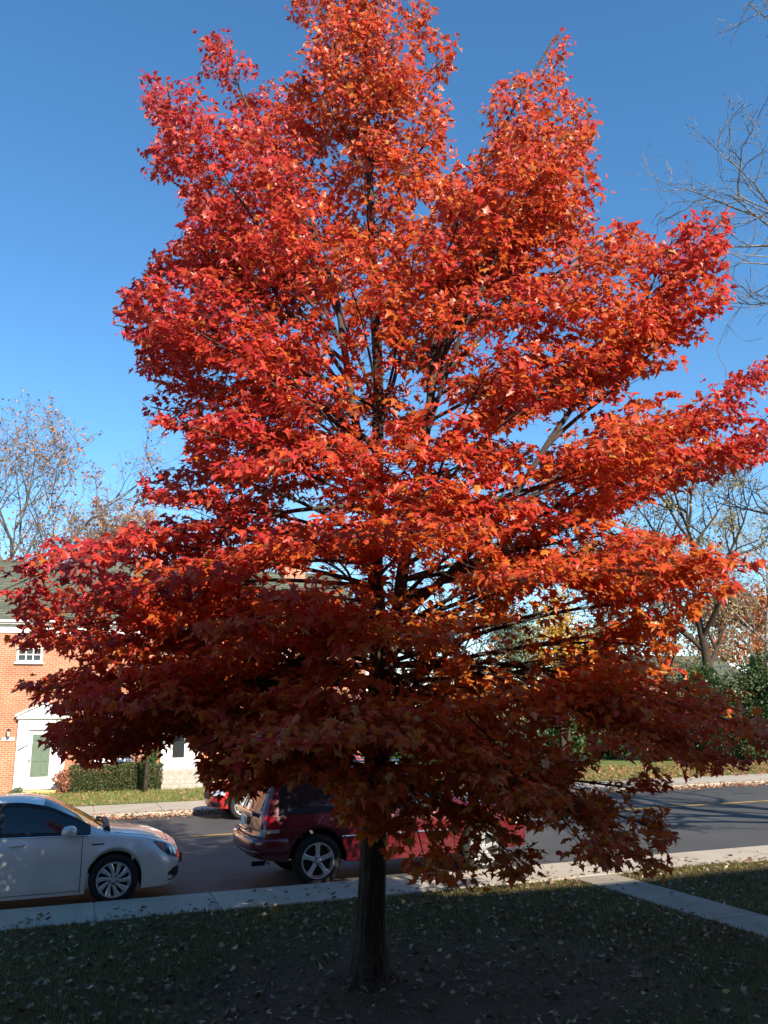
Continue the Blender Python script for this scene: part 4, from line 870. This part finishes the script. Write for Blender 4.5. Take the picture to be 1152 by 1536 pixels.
# --- dark red estate-like off-roader ---
SUV = dict(cat='suv', tab=[(-2.37, 1.00, 1.50, 1.54, .86, .68, .905), (-2.25, 1.03, 1.60, 1.655, .87, .68, .91), (-1.8, 1.05, 1.655, 1.71, .88, .67, .925), (-1.0, 1.06, 1.675, 1.735, .885, .665, .93), (-.2, 1.06, 1.67, 1.735, .885, .665, .93), (.35, 1.055, 1.62, 1.69, .885, .675, .93), (.75, 1.05, 1.38, 1.45, .88, .71, .93),
                (1.08, 1.04, 1.13, 1.17, .875, .755, .925), (1.3, 1.03, 1.065, 1.12, .865, .76, .92), (1.9, .98, 1.01, 1.06, .83, .72, .91), (2.2, .93, .955, 1.0, .80, .68, .90), (2.36, .86, .88, .93, .78, .64, .89)],
           sill=[(-2.37, .46), (-2.0, .40), (-1.5, .36), (0, .31), (1.0, .31), (2.0, .36), (2.36, .38)], axles=(-1.36, 1.42), Ra=.45, zc=.375, Rt=.375, Rr=.255, w=.93, crease=.008, nf=2.0, nr=-2.02, np=5.0,
           leanf=([.3, .6, .8, 1.0], [.03, .0, .04, .10]), leanr=([.4, .5, .72, .76, 1.05, 1.6], [.03, .0, .0, .07, .09, .36]), bulge=.015,
           doors=[(-.10, 1.02), (-1.08, -.11)], glass=[(-.03, .98), (-.98, -.14), (-1.98, -1.14)], pillars=[(-.14, -.03), (-1.14, -.98)], wind=(.38, 1.12), back=(-9, -9), hood=(1.25, 2.2), mirror=(.78, 1.06), rearglass=-2.27,
           spokes=5, spokew=[.036, .030, .032, .052], spoke0=.32, beltmat=MT['blacktrim'])
SUV['back'] = (-2.36, -2.365)
suv, VB, vo = build_car('parked_suv', 'dark red off-roader with five spoke wheels parked behind the maple trunk', SUV, (4.92, 13.87, ROADZ), 0, MT['darkred'])
for side in (-1, 1):
    b = MB(); VB.patch(b, [-1.96, -2.0] + VB.noseX(.998, .86, 8, True), lambda X: .86, lambda X: 1.03, .008, side); tl = recalc(b.build('tail_light', MT['redlens'], suv, smooth=True))
    b = MB(); VB.patch(b, [-1.98, -2.01] + VB.noseX(.998, .88, 7, True), lambda X: .80, lambda X: .85, .009, side); recalc(b.build('reversing_lamp', MT['clearlens'], tl, smooth=True))
    b = MB(); b.tube([VB.S(x, VB.vz(x, .70 if x < 0 else .70), side) + Vector((0, side * .006, 0)) for x in np.linspace(-.98, .92, 30)], .017, 6); b.build('side_strip', MT['chrome'], suv, smooth=True)
    b = MB(); VB.patch(b, np.linspace(-.9, .9, 24), lambda X: VB.zb(X) + .015, lambda X: VB.zb(X) + .10, .018, side); b.build('sill_cladding', MT['darkred'], suv, smooth=True)
    b = MB(); b.tube([(-1.95, side * .60, 1.69), (-1.85, side * .60, 1.765), (-.8, side * .595, 1.785), (.1, side * .595, 1.77), (.22, side * .60, 1.70)], .017, 8)
    for x in (-1.0, -.3): b.box(x - .04, x + .04, side * .6 - .015, side * .6 + .015, 1.68, 1.775)
    b.build('roof_rail', MT['alloy'], suv, smooth=True)
    b = MB(); VB.patch(b, [2.02] + VB.noseX(.995, .72, 9), lambda X: .72, lambda X: .89, .008, side); hl = b.build('headlight', MT['lens'], suv, smooth=True)
    b = MB(); VB.patch(b, [1.9, 1.95, 2.0], lambda X: .74, lambda X: .87, .010, side); b.build('indicator', MT['amber'], hl, smooth=True)
# rear bumper: a ledge standing proud, with a pale strip below
def rear_band(name, z0, z1, off, m, n0=.999, n1=.02, k=16):
    b = MB()
    for side in (-1, 1):
        Xs = ([-1.84, -1.93, -2.0] if n0 > .98 else []) + VB.noseX(n0, n1, k, True); VB.patch(b, Xs, lambda X: z0, lambda X: z1, off, side, nz=3)
    return recalc(b.build(name, m, suv, smooth=True))
bp = MB()
Xs = [-1.83] + [-1.93, -2.0] + VB.noseX(.999, .0, 16, True); prof = [(.0, .50), (.045, .51), (.06, .56), (.06, .68), (.045, .715), (-.01, .725)]
pts = []
for side, xs in ((-1, Xs), (1, Xs[::-1])):
    for X in xs: pts.append([VB.S(X, VB.vz(X, z), side) + VB.normal(X, VB.vz(X, .6), side) * (o if X < -1.9 else o * .3) for o, z in prof])
kk = len(prof); bp.add([q for r in pts for q in r], [(i * kk + j, (i + 1) * kk + j, (i + 1) * kk + j + 1, i * kk + j + 1) for i in range(len(pts) - 1) for j in range(kk - 1)])
recalc(bp.build('rear_bumper', MT['darkred'], suv, smooth=True))
rear_band('bumper_step', .722, .735, .035, MT['blacktrim'], .97, .02)
rear_band('bumper_strip', .545, .565, .066, MT['chrome'], .97, .3)
b = MB(); b.box(-2.36, -2.33, -.28, .28, .79, .83, bev=.008); b.build('tailgate_handle', MT['chrome'], suv)
b = MB(); b.box(-2.345, -2.325, -.155, .155, .84, .985, bev=.005); b.build('number_plate', MT['plate'], suv)
b = MB(); b.box(-2.335, -2.30, -.62, .62, 1.01, 1.09, bev=.012); b.build('tailgate_trim', MT['chrome'], suv)
b = MB(); b.box(-2.17, -2.05, -.5, .5, 1.655, 1.695, bev=.015); b.build('roof_spoiler', MT['darkred'], suv)
b = MB(); b.tube([(-2.30, -.05, 1.14), (-2.24, .05, 1.22), (-2.21, .35, 1.26)], .012, 5); b.build('wiper', MT['blacktrim'], suv)
b = MB(); b.tube([(-2.30, -.55, .34), (-2.1, -.55, .34)], .035, 10); b.tube([(-2.1, -.9, .375), (-2.1, .9, .375)], .01, 4); b.build('exhaust', MT['blacktrim'], suv)
for ax in (-1.36, 1.42): b = MB(); b.tube([(ax, -.75, .375), (ax, .75, .375)], .05, 8); b.build('axle', MT['blacktrim'], suv)
# --- red car on the far side, facing the other way ---
RED = dict(SUV); RED['tab'] = [(r[0] * .93, r[1] * .90, r[2] * .90, r[3] * .90, r[4] * .96, r[5] * .96, r[6] * .96) for r in SUV['tab']]
RED['sill'] = [(r[0] * .93, r[1] * .80) for r in SUV['sill']]; RED.update(cat='car', axles=(-1.30, 1.34), Ra=.39, zc=.335, Rt=.335, Rr=.22, w=.893, nf=1.7, nr=-1.9, np=2.6, leanf=([.25, .4, .6, .8, .95], [.12, .0, .0, .08, .2]),
    doors=[(-.10, .98), (-1.06, -.11)], glass=[(-.03, .90), (-.95, -.14), (-1.80, -1.10)], pillars=[(-.14, -.03), (-1.10, -.95)], wind=(.36, 1.04), hood=(1.16, 2.0), mirror=(.74, .955), rearglass=-2.1, spokes=7, spokew=[.02, .02, .022, .03], spoke0=.1, twist=0)
RED['back'] = (-2.19, -2.195)
red, RB, ro = build_car('parked_car', 'bright red car facing left, parked along the far kerb', RED, (5.5, 23.28, ROADZ), math.pi, MT['brightred'])
for side in (-1, 1):
    b = MB(); RB.patch(b, RB.noseX(.99, .55, 10), lambda X: .60, lambda X: .76, .008, side); b.build('headlight', MT['lens'], red, smooth=True)
    b = MB(); RB.patch(b, RB.noseX(.95, .60, 8), lambda X: .33, lambda X: .44, .006, side); b.build('air_intake', MT['blacktrim'], red, smooth=True)
    b = MB(); RB.patch(b, [-1.86, -1.92] + RB.noseX(.99, .86, 6, True), lambda X: .72, lambda X: .92, .008, side); b.build('tail_light', MT['redlens'], red, smooth=True)
b = MB()
for side in (-1, 1): RB.patch(b, RB.noseX(.52, .02, 9), lambda X: .50, lambda X: .72, .006, side)
b.build('grille', MT['blacktrim'], red, smooth=True)
# ------------------------------------------------------------------ other trees and shrubs
def grow_tree(name, label, base, H, spread, seed, leafm=None, nleaf=0, leafsize=.09, bark='greybark', lean=(0, 0), trunk_r=None, first=.25, nl=(12, 7, 6, 4), up=.55, group=None, aim=None, tw=.006, twigcurl=.25, cat='tree'):
    """bare crown: trunk and limbs in one mesh, twigs (and what leaves are left) in another"""
    rs = random.Random(seed); root = tag(empty(name, base), label, cat, group); T, C = MB(), MB(); lp = []
    r0 = trunk_r or H * .018
    def path(p, d, ln, n, wob, upb):
        q = [p]; dd = d.normalized()
        for i in range(n):
            dd = (dd + Vector((rs.gauss(0, wob), rs.gauss(0, wob), rs.gauss(upb, wob)))).normalized(); q.append(q[-1] + dd * (ln / n))
        return q
    tp = path(Vector((0, 0, -.1)), Vector((lean[0], lean[1], 1)), H * .92, 12, .05, .05)
    T.tube(tp, [max(.012, r0 * (1 + .5 * math.exp(-i * 1.2)) * (1 - i / 12.6)) for i in range(13)], 10)
    def rec(p, d, ln, r, lev):
        n = 6 if lev == 1 else (5 if lev == 2 else (4 if lev == 3 else 3))
        q = path(p, d, ln, n, .10 + .05 * lev, (.07, .05, .03, -.01)[lev - 1])
        (T if lev <= 2 else C).tube(q, [max(tw * .5, r * (1 - .85 * i / n)) for i in range(n + 1)], (7, 5, 4, 3)[lev - 1], cap=False)
        if lev >= 3: lp.extend(q[1:])
        if lev == 4: return
        k = nl[lev]
        for i in range(k):
            t = .22 + .78 * (i + rs.random()) / k; j = min(n - 1, int(t * n)); s = q[j].lerp(q[j + 1], t * n - j) if t < 1 else q[-1]
            tg = (q[j + 1] - q[j]).normalized(); o = tg.orthogonal().normalized(); o.rotate(Matrix.Rotation(rs.uniform(0, 6.28), 3, tg).to_quaternion())
            a = R_(rs.uniform(28, 58)); rec(s, tg * math.cos(a) + o * math.sin(a) + UPZ * .12, ln * (.62 - .28 * t) * rs.uniform(.8, 1.2), max(tw * .6, r * (.55 - .25 * t)), lev + 1)
    for i in range(nl[0]):
        t = first + (1 - first) * (i + .5 * rs.random()) / nl[0]; j = min(11, int(t * 12)); p = tp[j].lerp(tp[j + 1], t * 12 - j)
        a = i * 2.4 + rs.uniform(-.4, .4)
        if aim is not None and rs.random() < .45: a = aim + rs.uniform(-.7, .7)
        f = .35 + .75 * math.sin(math.pi * min(1, (t - first) / (1 - first) * .75 + .18))
        rec(p, Vector((math.cos(a), math.sin(a), up + t * .9)), spread * f * rs.uniform(.85, 1.15), r0 * (.55 - .35 * t), 1)
    T.build('trunk', MT[bark], root, smooth=True)
    V = np.array(C.v); F = np.array([f for f in C.f if len(f) == 4]); Ft = np.concatenate([F[:, [0, 1, 2]], F[:, [0, 2, 3]]]); mi = np.zeros(len(Ft)); tint = np.zeros(len(V))
    if nleaf and lp:
        P = np.array([tuple(p) for p in lp]); P = P[rng.integers(0, len(P), nleaf)] + rng.normal(0, .10, (nleaf, 3))
        lv, lf, lt = leaf_cloud(P, rng.normal(0, 1, (nleaf, 3)) + [0, 0, -.3], rng.normal(0, .8, (nleaf, 3)) + [0, 0, .8], rng.uniform(.7, 1.3, nleaf) * leafsize, np.clip(rng.normal(.5, .25, nleaf), 0, 1), [QUAD])
        Ft = np.concatenate([Ft, lf + len(V)]); mi = np.concatenate([mi, np.ones(len(lf))]); V = np.concatenate([V, lv]); tint = np.concatenate([tint, lt])
    np_mesh('crown', V, Ft, [MT[bark], MT[leafm or 'tanleaf']], root, tint=tint, mi=mi)
    return root
def leafy(name, label, base, rad, h, leafm, n, ls, seed, lobes=14, stems=5, z0=.0, cat='shrub', group=None, bark='greybark', trunk=None, box=False, shapes=(QUAD,)):
    """a dense crown of many small leaves in uneven lobes round a few stems"""
    rs = np.random.default_rng(seed); root = tag(empty(name, base), label, cat, group); C = []
    for i in range(lobes):
        a = rs.uniform(0, 6.28); zz = rs.uniform(0, 1); e = math.sin(math.pi * (zz * .8 + .15)) if not box else 1
        rr = rad * e * math.sqrt(rs.uniform(0, .75)); C.append((rr * math.cos(a), rr * math.sin(a) * (1 if not box else .5), z0 + (h - z0) * (.12 + .74 * zz), rad * rs.uniform(.30, .55) * (.6 + .4 * e), (h - z0) * rs.uniform(.14, .24)))
    C = np.array(C); i = rs.integers(0, lobes, n); d = unit(rs.normal(0, 1, (n, 3))); rr = rs.uniform(.35, 1, n) ** .45 * (1 + .22 * rs.normal(0, .5, n))
    P = C[i, :3] + d * np.column_stack([C[i, 3], C[i, 3], C[i, 4]]) * rr[:, None]; P[:, 2] = np.maximum(P[:, 2], .03 + z0 * .6)
    lv, lf, lt = leaf_cloud(P, d * .6 + rs.normal(0, .7, (n, 3)), d + rs.normal(0, .6, (n, 3)) + [0, 0, .5], rs.uniform(.6, 1.35, n) * ls, np.clip(rs.normal(.42, .2, n) + .12 * (rs.random(lobes)[i] - .5) * 2, 0, 1), list(shapes))
    b = MB(); r_ = random.Random(seed)
    for k in range(stems):
        c = C[k % lobes]; q = [Vector((c[0] * .12, c[1] * .12, -.08)), Vector((c[0] * .35, c[1] * .35, c[2] * .45)), Vector((c[0] * .9, c[1] * .9, c[2]))]
        b.tube(smooth_path(q, 4), [(trunk or rad * .035) * (1 - .8 * u / 8) for u in range(9)], 6)
    b.build('trunk' if trunk else 'stem', MT[bark], root, smooth=True)
    np_mesh('crown' if cat == 'tree' else 'foliage', lv, lf, MT[leafm], root, tint=lt)
    return root
def gpt(px, py, d, z=0): p = spot(px, py, d); p.z = z; return p
# beyond the terrace, left
grow_tree('russet_tree', 'tall half bare tree with russet leaves rising highest behind the brick house roof', gpt(-40, 1080, 56), 18.8, 11.0, 3, 'oakleaf', 4600, .2, first=.28, nl=(15, 7, 6, 4), aim=R_(-15), tw=.018)
grow_tree('russet_tree', 'smaller russet tree leaning right behind the brick house, beside the tallest one', gpt(80, 1080, 62), 16.5, 8.5, 8, 'oakleaf', 5000, .24, lean=(.16, 0), nl=(12, 7, 6, 4), aim=R_(-10), tw=.018)
grow_tree('bare_tree', 'pale bare tree with fine twigs low behind the left roof', gpt(235, 1080, 78), 15.5, 9, 12, 'oakleaf', 500, .26, bark='palebark', nl=(14, 7, 6, 4), tw=.022)
grow_tree('bare_tree', 'bare grey tree showing through the gap left of the maple trunk', gpt(395, 1080, 74), 16, 8, 15, bark='palebark', nl=(12, 7, 6, 4), tw=.02)
grow_tree('bare_tree', 'bare twiggy tree showing through the gap right of the maple trunk', gpt(668, 1080, 60), 15, 8, 18, 'tanleaf', 500, .2, nl=(12, 7, 6, 4), tw=.018)
# right hand side beyond the road
grow_tree('tan_leaved_tree', 'dark forked tree with thin tan leaves above the green shrubs', gpt(1068, 1080, 47), 15.5, 7.2, 22, 'tanleaf', 5200, .17, bark='bark', first=.34, nl=(12, 7, 5, 4), trunk_r=.38, tw=.014)
grow_tree('tan_leaved_tree', 'slim leaning tree left of the dark forked one', gpt(1052, 1080, 51), 11.5, 5.0, 25, 'tanleaf', 4200, .17, bark='bark', lean=(-.38, .1), first=.3, nl=(10, 6, 5, 4), trunk_r=.22, tw=.014)
grow_tree('tan_leaved_tree', 'pale tan tree filling the sky between maple and forked tree', gpt(950, 1080, 62), 13.0, 7.0, 28, 'tanleaf', 6500, .2, bark='palebark', nl=(12, 7, 5, 4), tw=.016)
grow_tree('tan_leaved_tree', 'feathery tan tree at the right edge behind the shrubs', gpt(1160, 1080, 56), 15.0, 6.5, 31, 'tanleaf', 3800, .16, bark='palebark', nl=(12, 7, 6, 4), tw=.014)
leafy('orange_tree', 'round orange tree far off at the right edge', gpt(1140, 1080, 82), 6.5, 14.5, 'orangeleaf', 9000, .34, 41, lobes=26, stems=4, z0=5.5, cat='tree', trunk=.3, bark='bark')
leafy('yellow_tree', 'bright yellow small tree seen between the maple boughs', gpt(842, 1080, 43), 1.9, 8.9, 'yellowleaf', 5200, .17, 43, lobes=20, stems=4, z0=2.6, cat='tree', trunk=.13, bark='bark')
leafy('cedar_tree', 'grey green cedar beside the yellow tree', gpt(772, 1080, 42), 2.3, 7.9, 'greyleaf', 12000, .13, 44, lobes=26, stems=3, z0=.8, cat='tree', trunk=.16, bark='bark')
leafy('tan_tree', 'small pale tan tree between the yellow tree and the shrubs', gpt(905, 1080, 52), 2.6, 8.0, 'tanleaf', 5200, .2, 45, lobes=20, stems=4, z0=1.5, cat='tree', trunk=.12)
SH = [(1000, 46, 2.2, 3.6, 'low rounded green shrub at the left end of the shrub bank'), (1052, 45, 2.6, 5.2, 'tall green shrub under the dark forked tree'), (1100, 44.5, 2.6, 5.6, 'dense green shrub right of the dark forked tree'), (1150, 44, 2.9, 6.0, 'tallest dark green shrub at the right edge of the photo'), (1210, 43, 2.9, 5.4, 'dark green shrub at the far right end of the bank'),
      (915, 48, 2.4, 3.3, 'green shrub behind the lowest right boughs of the maple'), (840, 45, 2.2, 3.0, 'squat green shrub below the yellow tree'), (720, 41, 2.4, 4.2, 'dark green shrub to the left of the cedar'), (655, 40, 2.2, 3.6, 'dark green shrub just right of the maple trunk'), (600, 39, 1.8, 3.2, 'dark green shrub at the end wall of the brick house')]
for i, (px, d, r, h, lb) in enumerate(SH): leafy('green_shrub', lb, gpt(px, 1080, d), r, h * .88, 'hedgeleaf' if i in (0, 2, 7) else 'shrubleaf', 7500, .16, 60 + i, lobes=17, stems=5, group='green shrubs across the road')
# in front of the terrace
hb = tag(empty('hedge', (1.6, 32.75, 0)), 'clipped dark green hedge in front of the brick house between door and steps', 'hedge')
k = 15000; P = np.column_stack([rng.uniform(-1.75, 1.45, k), rng.uniform(-.42, .42, k), rng.uniform(.03, .86, k)]); f_ = rng.integers(0, 4, k)
P[f_ == 0, 1] = -.42 + rng.normal(0, .035, (f_ == 0).sum()); P[f_ == 1, 2] = .86 + rng.normal(0, .03, (f_ == 1).sum()) + .04 * np.sin(P[f_ == 1, 0] * 4)
lv, lf, lt = leaf_cloud(P, rng.normal(0, 1, (k, 3)) + [0, -.3, .4], rng.normal(0, .8, (k, 3)) + [0, -.6, .6], rng.uniform(.035, .075, k), np.clip(rng.normal(.45, .22, k), 0, 1), [QUAD])
np_mesh('foliage', lv, lf, MT['hedgeleaf'], hb, tint=lt)
b = MB()
for x in np.linspace(-1.6, 1.3, 14): b.tube([(x, 0, -.05), (x + .04, .03, .4), (x - .03, -.05, .75)], [.022, .016, .008], 5)
b.build('stem', MT['greybark'], hb)
leafy('small_shrub', 'reddish brown low bush at the left end of the hedge', (-.35, 32.6, 0), .42, .78, 'kerblitter', 1500, .07, 80, lobes=10)
leafy('small_shrub', 'dark leafy bush right of the stone steps', (5.0, 32.6, 0), .6, 1.0, 'shrubleaf', 2600, .07, 81, lobes=10)
leafy('small_shrub', 'tiny pale bush on the doorstep edge by the green door', (-1.75, 32.3, 0), .28, .28, 'greyleaf', 700, .05, 82, lobes=7)
leafy('porch_bush', 'rounded dark bush at the right end of the hedge by the steps', (2.75, 33.0, 0), .5, 1.45, 'shrubleaf', 3200, .065, 83, lobes=12)
leafy('maple_sapling', 'young golden leaved tree in front of the brick house, half hidden by the maple', (2.4, 31.6, 0), 1.5, 4.4, 'yellowleaf', 2600, .12, 84, lobes=16, stems=4, z0=1.9, cat='tree', trunk=.07, bark='bark')
# bare street trees on the near side, right of the picture: their limbs reach into the frame and their shadows stripe the road
grow_tree('bare_tree', 'large bare tree whose pale limbs reach in from the right edge', (16.9, 10.0, 0), 16.0, 7.2, 93, bark='palebark', first=.2, nl=(17, 8, 7, 5), trunk_r=.30, aim=R_(165), tw=.011, up=.30)
grow_tree('bare_tree', 'bare tree beyond the right edge that stripes the road with shadow', (18.6, 8.4, 0), 13.5, 6.0, 97, bark='palebark', first=.22, nl=(13, 7, 6, 4), trunk_r=.22, tw=.008)
# a far low house behind the shrubs
fh, _, _ = gable_house('far_house', 'low brick house with dark roof far behind the green shrubs', 34, 48, 50.5, 8, 4.2, 6.6, -1, [(36, 37.4, 1.2, 2.6), (41, 42.4, 1.2, 2.6), (45, 46.2, 1.2, 2.6)])
for o in [(36, 37.4, 1.2, 2.6), (41, 42.4, 1.2, 2.6), (45, 46.2, 1.2, 2.6)]: window(fh, 'window', o[0] - .04, o[1] + .04, o[2] - .03, o[3] + .03, 50.5, 3, 4)
